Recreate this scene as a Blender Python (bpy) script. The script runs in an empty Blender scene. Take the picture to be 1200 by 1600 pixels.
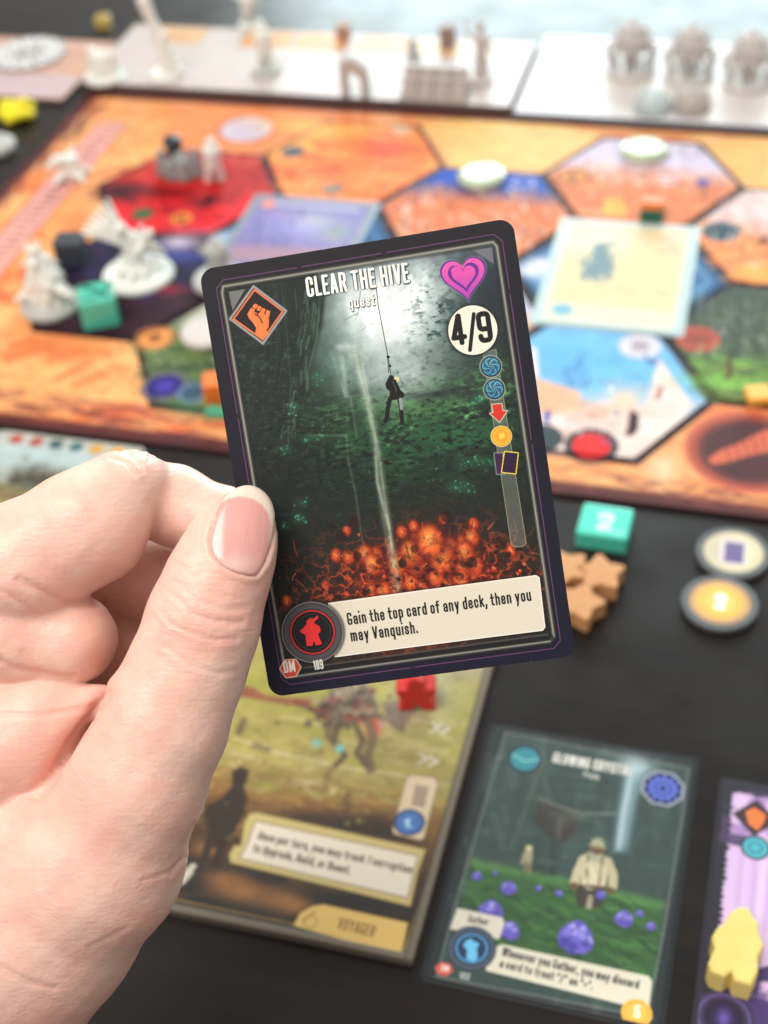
import bpy, bmesh, math, random
import numpy as np
from mathutils import Vector, Matrix
from mathutils.bvhtree import BVHTree
random.seed(7); RS = np.random.RandomState(11)
scene = bpy.context.scene
COL = scene.collection

# ------------------------------------------------------------------ camera
FPX = 2130.48                      # focal length in pixels of a 1600 px high frame
PITCH, ROLL, CAMH = 0.73284, -0.088351, 340.70
TROT, TO = -0.3210, np.array([115.06, 525.35])     # table frame: origin in the middle of the central hex, x along the board
def _rot2(v, a):
    c, s = math.cos(a), math.sin(a); return np.array([c*v[0]-s*v[1], s*v[0]+c*v[1], v[2]])
_c, _s = math.cos(ROLL), math.sin(ROLL)
_X = np.array([1., 0, 0]); _D = np.array([0, -math.sin(PITCH), -math.cos(PITCH)]); _F = np.array([0, math.cos(PITCH), -math.sin(PITCH)])
RIGHT = _rot2(_c*_X - _s*_D, -TROT); DOWN = _rot2(_s*_X + _c*_D, -TROT); FWD = _rot2(_F, -TROT)
CAM = _rot2(np.array([-TO[0], -TO[1], CAMH]), -TROT)
def frame_matrix(origin_mm):
    return Matrix(((RIGHT[0], DOWN[0], FWD[0], origin_mm[0]/1000), (RIGHT[1], DOWN[1], FWD[1], origin_mm[1]/1000),
                   (RIGHT[2], DOWN[2], FWD[2], origin_mm[2]/1000), (0, 0, 0, 1)))
cd = bpy.data.cameras.new('camera'); cam = bpy.data.objects.new('camera', cd); COL.objects.link(cam)
cam.matrix_world = Matrix(((RIGHT[0], -DOWN[0], -FWD[0], CAM[0]/1000), (RIGHT[1], -DOWN[1], -FWD[1], CAM[1]/1000),
                           (RIGHT[2], -DOWN[2], -FWD[2], CAM[2]/1000), (0, 0, 0, 1)))
cd.sensor_fit = 'VERTICAL'; cd.sensor_height = 36; cd.lens = FPX/1600*36
cd.clip_start = 0.01; cd.clip_end = 50
cd.dof.use_dof = True; cd.dof.focus_distance = 0.272; cd.dof.aperture_fstop = 13.4
scene.camera = cam

# ------------------------------------------------------------------ light
w = bpy.data.worlds.new('World'); scene.world = w; w.use_nodes = True
bg = w.node_tree.nodes['Background']; bg.inputs[0].default_value = (1.0, 0.955, 0.91, 1); bg.inputs[1].default_value = 0.5
def area(name, loc, target, sx, sy, watts, col):
    l = bpy.data.lights.new(name, 'AREA'); l.shape = 'RECTANGLE'; l.size = sx; l.size_y = sy; l.energy = watts; l.color = col
    o = bpy.data.objects.new(name, l); COL.objects.link(o); o.location = loc
    o.rotation_euler = (Vector(target)-Vector(loc)).to_track_quat('-Z', 'Y').to_euler(); return o
def TF(x, y, z):    # camera-yaw frame (metres, camera at origin of x, y) -> table frame
    v = _rot2(np.array([x*1000-TO[0], y*1000-TO[1], 0.]), -TROT); return (v[0]/1000, v[1]/1000, z)
area('window_light', TF(0.49, 2.4, 0.62), TF(0.3, 0.6, 0.0), 1.18, 1.1, 35, (0.80, 0.97, 1.0))
area('window_light', TF(1.75, 2.4, 0.62), TF(0.3, 0.6, 0.0), 1.05, 1.1, 22, (0.72, 0.95, 0.97))
area('overhead_fill', TF(-0.5, 0.02, 1.4), TF(0, 0.2, 0.15), 0.9, 0.9, 23, (1.0, 0.94, 0.87))  # unseen soft fill overhead, added to give the hand shape
scene.view_settings.view_transform = 'Standard'; scene.view_settings.look = 'None'
scene.view_settings.exposure = 0.12; scene.view_settings.gamma = 1.0
scene.render.engine = 'CYCLES'
scene.cycles.use_denoising = True
try: scene.cycles.denoiser = 'OPENIMAGEDENOISE'
except Exception: pass
scene.cycles.max_bounces = 6; scene.cycles.sample_clamp_indirect = 6

# ------------------------------------------------------------------ picture <-> place
def T(px, py, z=0.0):              # photograph point -> table-frame mm on the plane at height z
    d = FWD + RIGHT*(px-600)/FPX + DOWN*(py-800)/FPX
    t = (z-CAM[2])/d[2]; p = CAM + d*t; return (p[0], p[1])
CARD_Q = (0.0999197, 0.0756704, -0.1483101, 0.9025, -9.729, 274.272)
def card_rot():
    a, b, c = CARD_Q[:3]
    Rx = np.array([[1,0,0],[0,math.cos(a),-math.sin(a)],[0,math.sin(a),math.cos(a)]])
    Ry = np.array([[math.cos(b),0,math.sin(b)],[0,1,0],[-math.sin(b),0,math.cos(b)]])
    Rz = np.array([[math.cos(c),-math.sin(c),0],[math.sin(c),math.cos(c),0],[0,0,1]])
    return Rz@Ry@Rx
def homography(src, dst):
    A = []
    for (x, y), (u, v) in zip(src, dst):
        A.append([x, y, 1, 0, 0, 0, -u*x, -u*y, -u]); A.append([0, 0, 0, x, y, 1, -v*x, -v*y, -v])
    _, _, V = np.linalg.svd(np.array(A, float)); return V[-1].reshape(3, 3)
def apply_h(H, p):
    q = H@np.array([p[0], p[1], 1.]); return (q[0]/q[2], q[1]/q[2])

# ------------------------------------------------------------------ condensed lettering (strokes in cap-height units)
def gl(*ps): return list(ps)
c_, s_ = 'c', 's'
GL = {
'A': (.36, [(s_,[(0,0),(.15,1)]),(s_,[(.21,1),(.36,0)]),(s_,[(.06,.27),(.30,.27)])]),
'B': (.34, [(s_,[(0,0),(0,1)]),(c_,[(0,.92),(.32,.92),(.32,.53),(0,.53)]),(c_,[(0,.53),(.34,.53),(.34,.08),(0,.08)])]),
'C': (.34, [(c_,[(.34,.64),(.34,.92),(0,.92),(0,.08),(.34,.08),(.34,.36)])]),
'D': (.34, [(s_,[(0,0),(0,1)]),(c_,[(0,.92),(.34,.92),(.34,.08),(0,.08)])]),
'E': (.27, [(s_,[(0,0),(0,1)]),(s_,[(0,.92),(.29,.92)]),(s_,[(0,.52),(.25,.52)]),(s_,[(0,.08),(.29,.08)])]),
'F': (.26, [(s_,[(0,0),(0,1)]),(s_,[(0,.92),(.29,.92)]),(s_,[(0,.5),(.25,.5)])]),
'G': (.34, [(c_,[(.34,.74),(.34,.92),(0,.92),(0,.08),(.34,.08),(.34,.42)]),(s_,[(.36,.42),(.18,.42)])]),
'H': (.34, [(s_,[(0,0),(0,1)]),(s_,[(.34,0),(.34,1)]),(s_,[(0,.52),(.34,.52)])]),
'I': (.0, [(s_,[(0,0),(0,1)])]),
'K': (.34, [(s_,[(0,0),(0,1)]),(s_,[(.34,1),(.03,.42)]),(s_,[(.12,.6),(.36,0)])]),
'L': (.25, [(s_,[(0,0),(0,1)]),(s_,[(0,.08),(.28,.08)])]),
'M': (.50, [(s_,[(0,0),(0,1)]),(s_,[(.5,0),(.5,1)]),(s_,[(.04,1),(.25,.2),(.46,1)])]),
'N': (.36, [(s_,[(0,0),(0,1)]),(s_,[(.36,0),(.36,1)]),(s_,[(.03,1),(.33,0)])]),
'O': (.34, [(c_,[(.17,.92),(0,.92),(0,.08),(.34,.08),(.34,.92),(.17,.92)])]),
'P': (.34, [(s_,[(0,0),(0,1)]),(c_,[(0,.92),(.34,.92),(.34,.46),(0,.46)])]),
'R': (.34, [(s_,[(0,0),(0,1)]),(c_,[(0,.92),(.34,.92),(.34,.5),(0,.5)]),(s_,[(.22,.5),(.35,0)])]),
'S': (.34, [(c_,[(.34,.68),(.34,.92),(0,.92),(0,.58),(.34,.42),(.34,.08),(0,.08),(0,.32)])]),
'T': (.34, [(s_,[(-.04,.92),(.38,.92)]),(s_,[(.17,0),(.17,1)])]),
'U': (.34, [(c_,[(0,1),(0,.08),(.34,.08),(.34,1)])]),
'V': (.36, [(s_,[(0,1),(.16,0)]),(s_,[(.20,0),(.36,1)])]),
'W': (.56, [(s_,[(0,1),(.13,0)]),(s_,[(.15,0),(.27,1)]),(s_,[(.29,1),(.41,0)]),(s_,[(.43,0),(.56,1)])]),
'Y': (.36, [(s_,[(0,1),(.18,.42)]),(s_,[(.36,1),(.18,.42)]),(s_,[(.18,0),(.18,.48)])]),
'a': (.28, [(c_,[(.0,.48),(.0,.64),(.28,.64),(.28,0)]),(c_,[(.28,.38),(0,.36),(0,.08),(.28,.08)])]),
'b': (.28, [(s_,[(0,0),(0,1)]),(c_,[(0,.64),(.28,.64),(.28,.08),(0,.08)])]),
'c': (.27, [(c_,[(.27,.46),(.27,.64),(0,.64),(0,.08),(.27,.08),(.27,.26)])]),
'd': (.28, [(s_,[(.28,0),(.28,1)]),(c_,[(.28,.64),(0,.64),(0,.08),(.28,.08)])]),
'e': (.28, [(c_,[(.0,.36),(.28,.36),(.28,.64),(0,.64),(0,.08),(.28,.08),(.28,.24)])]),
'f': (.20, [(c_,[(.07,0),(.07,.92),(.24,.92)]),(s_,[(-.05,.64),(.22,.64)])]),
'g': (.28, [(c_,[(.28,.72),(.28,-.14),(0,-.14)]),(c_,[(.28,.64),(0,.64),(0,.1),(.28,.1)])]),
'h': (.28, [(s_,[(0,0),(0,1)]),(c_,[(0,.64),(.28,.64),(.28,0)])]),
'i': (.0, [(s_,[(0,0),(0,.72)]),(s_,[(0,.93),(0,.97)])]),
'k': (.28, [(s_,[(0,0),(0,1)]),(s_,[(.28,.72),(.02,.32)]),(s_,[(.1,.45),(.3,0)])]),
'l': (.0, [(s_,[(0,0),(0,1)])]),
'm': (.50, [(s_,[(0,0),(0,.72)]),(c_,[(0,.64),(.25,.64),(.25,0)]),(c_,[(.25,.64),(.5,.64),(.5,0)])]),
'n': (.28, [(s_,[(0,0),(0,.72)]),(c_,[(0,.64),(.28,.64),(.28,0)])]),
'o': (.28, [(c_,[(.14,.64),(0,.64),(0,.08),(.28,.08),(.28,.64),(.14,.64)])]),
'p': (.28, [(s_,[(0,-.22),(0,.72)]),(c_,[(0,.64),(.28,.64),(.28,.08),(0,.08)])]),
'q': (.28, [(s_,[(.28,-.22),(.28,.72)]),(c_,[(.28,.64),(0,.64),(0,.08),(.28,.08)])]),
'r': (.18, [(s_,[(0,0),(0,.72)]),(c_,[(0,.5),(.04,.64),(.2,.64)])]),
's': (.26, [(c_,[(.26,.5),(.26,.64),(0,.64),(0,.41),(.26,.31),(.26,.08),(0,.08),(0,.24)])]),
't': (.20, [(c_,[(.07,.9),(.07,.08),(.22,.08)]),(s_,[(-.05,.64),(.22,.64)])]),
'u': (.28, [(s_,[(.28,0),(.28,.72)]),(c_,[(0,.72),(0,.08),(.28,.08)])]),
'v': (.30, [(s_,[(0,.72),(.14,0)]),(s_,[(.16,0),(.30,.72)])]),
'w': (.48, [(s_,[(0,.72),(.12,0)]),(s_,[(.13,0),(.24,.72)]),(s_,[(.24,.72),(.35,0)]),(s_,[(.36,0),(.48,.72)])]),
'y': (.30, [(s_,[(0,.72),(.15,.02)]),(s_,[(.30,.72),(.10,-.22)])]),
'0': (.30, [(c_,[(.15,.92),(0,.92),(0,.08),(.30,.08),(.30,.92),(.15,.92)])]),
'1': (.12, [(s_,[(.12,0),(.12,1)]),(s_,[(.12,.92),(0,.8)])]),
'2': (.32, [(c_,[(0,.68),(0,.92),(.32,.92),(.32,.56),(0,.12)]),(s_,[(0,.08),(.34,.08)])]),
'4': (.36, [(s_,[(.27,0),(.27,1)]),(s_,[(.25,1),(0,.28)]),(s_,[(-.02,.25),(.40,.25)])]),
'5': (.30, [(s_,[(.3,.92),(0,.92),(0,.5)]),(c_,[(0,.56),(.3,.56),(.3,.08),(0,.08),(0,.26)])]),
'9': (.34, [(c_,[(.34,.44),(0,.44),(0,.92),(.34,.92),(.34,.08),(0,.08),(0,.22)])]),
'/': (.26, [(s_,[(0,-.06),(.26,1.06)])]),
',': (.0, [(s_,[(.0,.16),(-.0,.0),(-.05,-.14)])]),
'.': (.0, [(s_,[(0,0),(0,.16)])]),
'+': (.26, [(s_,[(0,.45),(.26,.45)]),(s_,[(.13,.3),(.13,.6)])]),
'"': (.12, [(s_,[(0,.7),(0,1)]),(s_,[(.12,.7),(.12,1)])]),
' ': (.06, []),
}
def round_poly(pts, r=.13, n=4):
    out = [pts[0]]
    for i in range(1, len(pts)-1):
        p0, p, p1 = map(np.array, (pts[i-1], pts[i], pts[i+1]))
        a, b = p0-p, p1-p; la, lb = np.linalg.norm(a), np.linalg.norm(b)
        if la < 1e-6 or lb < 1e-6: continue
        d = min(r, la*.5 if i > 1 else la*.95, lb*.5 if i < len(pts)-2 else lb*.95)
        A, B = p+a/la*d, p+b/lb*d
        for k in range(n+1):
            t = k/n; out.append(tuple((1-t)**2*A+2*t*(1-t)*p+t*t*B))
    out.append(pts[-1]); return out

# ------------------------------------------------------------------ a small painter for printed surfaces (flat print only)
def fbm(h, w, cell, octaves=4, seed=0, sx=1.0, sy=1.0):
    rs = np.random.RandomState(seed); out = np.zeros((h, w), np.float32); amp = 1; tot = 0
    for o in range(octaves):
        cx, cy = max(cell*sx/2**o, 1.5), max(cell*sy/2**o, 1.5)
        gh, gw = int(h/cy)+3, int(w/cx)+3; g = rs.rand(gh, gw).astype(np.float32)
        y = np.arange(h)/cy; x = np.arange(w)/cx; yi = y.astype(int); xi = x.astype(int)
        fy = (y-yi)[:, None]; fx = (x-xi)[None, :]; fy = fy*fy*(3-2*fy); fx = fx*fx*(3-2*fx)
        a = g[yi][:, xi]; b = g[yi][:, xi+1]; c = g[yi+1][:, xi]; d = g[yi+1][:, xi+1]
        out += amp*((a*(1-fx)+b*fx)*(1-fy)+(c*(1-fx)+d*fx)*fy); tot += amp; amp *= .5
    return out/tot
C8 = lambda r, g, b: (r/255., g/255., b/255.)
class Canvas:
    def __init__(s, w, h, pp, col=(0, 0, 0), fmap=None):      # w, h in mm; y runs down the print
        s.w, s.h, s.pp = w, h, pp; s.W, s.H = int(round(w*pp)), int(round(h*pp))
        s.a = np.empty((s.H, s.W, 3), np.float32); s.a[:] = col; s.fmap = fmap or (lambda p: p)
    def P(s, pts): return np.array([s.fmap(p) for p in pts], float)*s.pp
    def win(s, P, pad):
        x0, y0 = np.floor(P.min(0)-pad).astype(int); x1, y1 = np.ceil(P.max(0)+pad).astype(int)+1
        x0, y0, x1, y1 = max(x0, 0), max(y0, 0), min(x1, s.W), min(y1, s.H)
        if x0 >= x1 or y0 >= y1: return None
        Y, X = np.mgrid[y0:y1, x0:x1].astype(np.float32); return (slice(y0, y1), slice(x0, x1)), X+.5, Y+.5
    def blend(s, sl, col, al):
        if callable(col): col = col(s, sl)
        s.a[sl] += (np.asarray(col, np.float32)-s.a[sl])*al[..., None]
    def cov(s, d, soft): 
        t = np.clip(.5-d/max(soft*s.pp, 1.0), 0, 1); return t*t*(3-2*t)
    def segd(s, X, Y, P, closed):
        d = None; n = len(P)
        for i in range(n if closed else n-1):
            a, b = P[i], P[(i+1) % n]; e = b-a; L = max(e@e, 1e-9)
            t = np.clip(((X-a[0])*e[0]+(Y-a[1])*e[1])/L, 0, 1)
            q = (X-a[0]-t*e[0])**2+(Y-a[1]-t*e[1])**2; d = q if d is None else np.minimum(d, q)
        return np.sqrt(d)
    def fill(s, pts, col, al=1., soft=.08, raw=False):
        P = np.array(pts, float)*s.pp if raw else s.P(pts); r = s.win(P, soft*s.pp+2)
        if r is None: return
        sl, X, Y = r; ins = np.zeros(X.shape, bool); n = len(P)
        for i in range(n):
            (xa, ya), (xb, yb) = P[i], P[(i+1) % n]
            if ya == yb: continue
            m = ((ya > Y) != (yb > Y)) & (X < (xb-xa)*(Y-ya)/(yb-ya)+xa); ins ^= m
        d = s.segd(X, Y, P, True); s.blend(sl, col, s.cov(np.where(ins, -d, d), soft)*al)
    def line(s, pts, wid, col, al=1., closed=False, soft=.08, raw=False):
        P = np.array(pts, float)*s.pp if raw else s.P(pts); r = s.win(P, (wid/2+soft)*s.pp+2)
        if r is None: return
        sl, X, Y = r; s.blend(sl, col, s.cov(s.segd(X, Y, P, closed)-wid/2*s.pp, soft)*al)
    def disc(s, c, r, col, al=1., soft=.08, ring=None, raw=False, sq=1.):
        P = (np.array([c], float)*s.pp) if raw else s.P([c]); q = s.win(P, (r+(ring or 0)+soft)*s.pp*max(1, 1/sq)+2)
        if q is None: return
        sl, X, Y = q; d = np.sqrt((X-P[0, 0])**2+((Y-P[0, 1])*sq)**2)-r*s.pp
        if ring: d = np.abs(d)-ring/2*s.pp
        s.blend(sl, col, s.cov(d, soft)*al)
    def glow(s, c, rx, ry, col, al=1., ang=0., raw=False):
        P = (np.array([c], float)*s.pp) if raw else s.P([c]); q = s.win(P, 2.6*max(rx, ry)*s.pp)
        if q is None: return
        sl, X, Y = q; x, y = X-P[0, 0], Y-P[0, 1]; ca, sa = math.cos(ang), math.sin(ang)
        u, v = (ca*x+sa*y)/(rx*s.pp), (-sa*x+ca*y)/(ry*s.pp)
        s.blend(sl, col, np.exp(-(u*u+v*v))*al)
    def noise(s, amt, cell, seed=0, octaves=4, sx=1, sy=1, tint=(1, 1, 1)):
        n = (fbm(s.H, s.W, cell*s.pp, octaves, seed, sx, sy)-.5)*2*amt
        s.a *= (1+n[..., None]*np.array(tint, np.float32))
    def noise_in(s, pts, col, al, cell, seed=0, thr=.5, k=6, sx=1, sy=1, soft=.6):
        P = s.P(pts); r = s.win(P, 2)
        if r is None: return
        sl = r[0]; X, Y = r[1], r[2]; n = fbm(X.shape[0], X.shape[1], cell*s.pp, 5, seed, sx, sy)
        ins = np.zeros(X.shape, bool); m_ = len(P)
        for i in range(m_):
            (xa, ya), (xb, yb) = P[i], P[(i+1) % m_]
            if ya == yb: continue
            ins ^= ((ya > Y) != (yb > Y)) & (X < (xb-xa)*(Y-ya)/(yb-ya)+xa)
        d = s.segd(X, Y, P, True); cv = s.cov(np.where(ins, -d, d), soft)
        s.blend(sl, col, np.clip((n-thr)*k, 0, 1)*al*cv)
    def strokes(s, pts, cols, n, length, wid, ang=0., spread=.4, al=.5, seed=0):
        rs = np.random.RandomState(seed); P = s.P(pts)/s.pp; lo, hi = P.min(0), P.max(0); k = 0; g = 0
        while k < n and g < n*6:
            g += 1; x, y = rs.uniform(lo[0], hi[0]), rs.uniform(lo[1], hi[1]); ins = False
            for i in range(len(P)):
                (xa, ya), (xb, yb) = P[i], P[(i+1) % len(P)]
                if (ya > y) != (yb > y) and x < (xb-xa)*(y-ya)/(yb-ya)+xa: ins = not ins
            if not ins: continue
            k += 1; t = ang+rs.normal()*spread; L = length*rs.uniform(.4, 1.2); dx, dy = math.cos(t)*L/2, math.sin(t)*L/2
            bend = rs.normal()*L*.15
            s.line([(x-dx, y-dy), (x-dy*0+bend*.3, y+bend), (x+dx, y+dy)], wid*rs.uniform(.4, 1.2), cols[rs.randint(len(cols))], al*rs.uniform(.5, 1), soft=wid*.6, raw=True)
    def text(s, t, p0, p1, cap, col, wt=.155, al=1., soft=.05, gap=.155, off=(0, 0)):
        a, b = s.P([p0, p1])/s.pp; e = b-a; L = np.linalg.norm(e); e = e/L; n = np.array([e[1], -e[0]])
        tot = 0.; xs = []
        for ch in t:
            W_, _ = GL[ch]; xs.append(tot); tot += W_+wt+gap*(.35 if ch == ' ' else 1)
        tot -= gap+wt*0; sc = L/tot
        for ch, x in zip(t, xs):
            for kind, pts in GL[ch][1]:
                q = round_poly(pts) if kind == 'c' else pts
                m = [tuple(a+e*(x+wt/2+p[0])*sc+n*min(max(p[1], (wt*.45 if abs(p[1]) < .03 else -9)), 1-wt*.45 if p[1] > .99 else (.72-wt*.45 if abs(p[1]-.72) < .01 else 9))*cap+np.array(off)) for p in q]
                s.line(m, wt*(sc+cap)/2*1.02, col, al, soft=soft, raw=True)
    def image(s, name):
        im = bpy.data.images.new(name, s.W, s.H, alpha=False)
        px = np.ones((s.H, s.W, 4), np.float32); px[..., :3] = np.clip(s.a[::-1], 0, 1)
        im.pixels.foreach_set(px.ravel()); im.update(); im.pack(); return im

# ------------------------------------------------------------------ materials
def mat(name, col=(.8, .8, .8), rough=.5, image=None, spec=.5, coat=0., sss=0., emboss=0., grain=0., grain_scale=400., trans=0., alpha=1., value=1.0, mottle=0.):
    m = bpy.data.materials.new(name); m.use_nodes = True; nt = m.node_tree; N = nt.nodes; Lk = nt.links
    b = N['Principled BSDF']; b.inputs['Roughness'].default_value = rough; b.inputs['Specular IOR Level'].default_value = spec
    b.inputs['Base Color'].default_value = (*col, 1); b.inputs['Coat Weight'].default_value = coat; b.inputs['Coat Roughness'].default_value = .15
    b.inputs['Alpha'].default_value = alpha
    if trans: b.inputs['Transmission Weight'].default_value = trans; b.inputs['IOR'].default_value = 1.3
    if sss:
        b.inputs['Subsurface Weight'].default_value = sss; b.inputs['Subsurface Radius'].default_value = (1., .35, .2); b.inputs['Subsurface Scale'].default_value = .004
    tc = N.new('ShaderNodeTexCoord')
    if image is not None:
        t = N.new('ShaderNodeTexImage'); t.image = image; t.extension = 'EXTEND'; Lk.new(tc.outputs['UV'], t.inputs['Vector'])
        Lk.new(t.outputs['Color'], b.inputs['Base Color'])
    elif mottle:
        nz = N.new('ShaderNodeTexNoise'); nz.inputs['Scale'].default_value = grain_scale*.25; nz.inputs['Detail'].default_value = 4; Lk.new(tc.outputs['Object'], nz.inputs['Vector'])
        r = N.new('ShaderNodeValToRGB'); r.color_ramp.elements[0].position = .3; r.color_ramp.elements[1].position = .7
        r.color_ramp.elements[0].color = (*[c*(1-mottle) for c in col], 1); r.color_ramp.elements[1].color = (*[min(c*(1+mottle), 1) for c in col], 1)
        Lk.new(nz.outputs['Fac'], r.inputs['Fac']); Lk.new(r.outputs['Color'], b.inputs['Base Color'])
    if emboss:
        mp = N.new('ShaderNodeSeparateXYZ'); Lk.new(tc.outputs['Object'], mp.inputs[0]); k = 2*math.pi/.00056; fx = []
        for i, ax in enumerate('XY'):
            mm = N.new('ShaderNodeMath'); mm.operation = 'MULTIPLY'; mm.inputs[1].default_value = k*(1 if i else 1.03); Lk.new(mp.outputs[ax], mm.inputs[0])
            sn = N.new('ShaderNodeMath'); sn.operation = 'SINE'; Lk.new(mm.outputs[0], sn.inputs[0]); fx.append(sn)
        pr = N.new('ShaderNodeMath'); pr.operation = 'MULTIPLY'; Lk.new(fx[0].outputs[0], pr.inputs[0]); Lk.new(fx[1].outputs[0], pr.inputs[1])
        bp = N.new('ShaderNodeBump'); bp.inputs['Strength'].default_value = emboss; bp.inputs['Distance'].default_value = .00004
        Lk.new(pr.outputs[0], bp.inputs['Height']); Lk.new(bp.outputs[0], b.inputs['Normal'])
    elif grain:
        nz = N.new('ShaderNodeTexNoise'); nz.inputs['Scale'].default_value = grain_scale; nz.inputs['Detail'].default_value = 5; Lk.new(tc.outputs['Object'], nz.inputs['Vector'])
        bp = N.new('ShaderNodeBump'); bp.inputs['Strength'].default_value = grain; bp.inputs['Distance'].default_value = .0004
        Lk.new(nz.outputs['Fac'], bp.inputs['Height']); Lk.new(bp.outputs[0], b.inputs['Normal'])
    return m
def lin(r, g, b):
    f = lambda c: (c/255/12.92 if c/255 <= .04045 else ((c/255+.055)/1.055)**2.4); return (f(r), f(g), f(b))

# ------------------------------------------------------------------ object helpers
def tag(o, label=None, cat=None, group=None, kind=None):
    for k, v in (('label', label), ('category', cat), ('group', group), ('kind', kind)):
        if v: o[k] = v
    return o
def empty(name, loc=(0, 0, 0), rz=0.):
    o = bpy.data.objects.new(name, None); COL.objects.link(o); o.location = loc; o.rotation_euler = (0, 0, rz); o.empty_display_size = .01; return o
def link(name, me, mats, parent=None, loc=(0, 0, 0), rz=0., smooth=False):
    if not isinstance(mats, (list, tuple)): mats = [mats]
    for m in mats: me.materials.append(m)
    if smooth:
        me.polygons.foreach_set('use_smooth', [True]*len(me.polygons))
    o = bpy.data.objects.new(name, me); COL.objects.link(o); o.location = loc; o.rotation_euler = (0, 0, rz); o.parent = parent; return o
def prism(name, pts, z0, z1, bevel=0., seg=2, uv=None, side_mat=False):
    """closed outline (mm) extruded z0..z1 (mm); uv = (x0, y0, w, h) planar print over the top, y up; sides use slot 1 when side_mat"""
    bm = bmesh.new(); vs = [bm.verts.new((x/1000, y/1000, z0/1000)) for x, y in pts]
    f = bm.faces.new(vs); f.normal_update()
    if f.normal.z > 0: f.normal_flip()
    r = bmesh.ops.extrude_face_region(bm, geom=[f]); top = [v for v in r['geom'] if isinstance(v, bmesh.types.BMVert)]
    for v in top: v.co.z = z1/1000
    bmesh.ops.recalc_face_normals(bm, faces=bm.faces[:])
    if bevel:
        ed = [e for e in bm.edges if abs(e.verts[0].co.z-e.verts[1].co.z) < 1e-7 and e.verts[0].co.z > (z0+z1)/2000]
        bmesh.ops.bevel(bm, geom=ed, offset=bevel/1000, segments=seg, affect='EDGES', profile=.5)
    if uv:
        lay = bm.loops.layers.uv.new('UVMap')
        for f in bm.faces:
            for l in f.loops: l[lay].uv = ((l.vert.co.x*1000-uv[0])/uv[2], (l.vert.co.y*1000-uv[1])/uv[3])
    if side_mat:
        for f in bm.faces:
            if f.normal.z < .8: f.material_index = 1
    me = bpy.data.meshes.new(name); bm.to_mesh(me); bm.free(); return me
def rrect(w, h, r, n=6, cx=0, cy=0):
    out = []
    for (sx, sy, a0) in ((1, 1, 0), (-1, 1, 90), (-1, -1, 180), (1, -1, 270)):
        for k in range(n+1):
            a = math.radians(a0+90*k/n); out.append((cx+sx*(w/2-r)+r*math.cos(a), cy+sy*(h/2-r)+r*math.sin(a)))
    return out
def circle(r, n=40, cx=0, cy=0): return [(cx+r*math.cos(2*math.pi*k/n), cy+r*math.sin(2*math.pi*k/n)) for k in range(n)]
def lathe(name, prof, n=32):
    bm = bmesh.new(); rings = []
    for r, z in prof:
        rings.append([bm.verts.new((r/1000*math.cos(2*math.pi*k/n), r/1000*math.sin(2*math.pi*k/n), z/1000)) for k in range(n)])
    for a, b in zip(rings, rings[1:]):
        for k in range(n): bm.faces.new((a[k], a[(k+1) % n], b[(k+1) % n], b[k]))
    bm.faces.new(rings[0][::-1]); bm.faces.new(rings[-1]); bmesh.ops.recalc_face_normals(bm, faces=bm.faces[:])
    me = bpy.data.meshes.new(name); bm.to_mesh(me); bm.free(); return me

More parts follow.
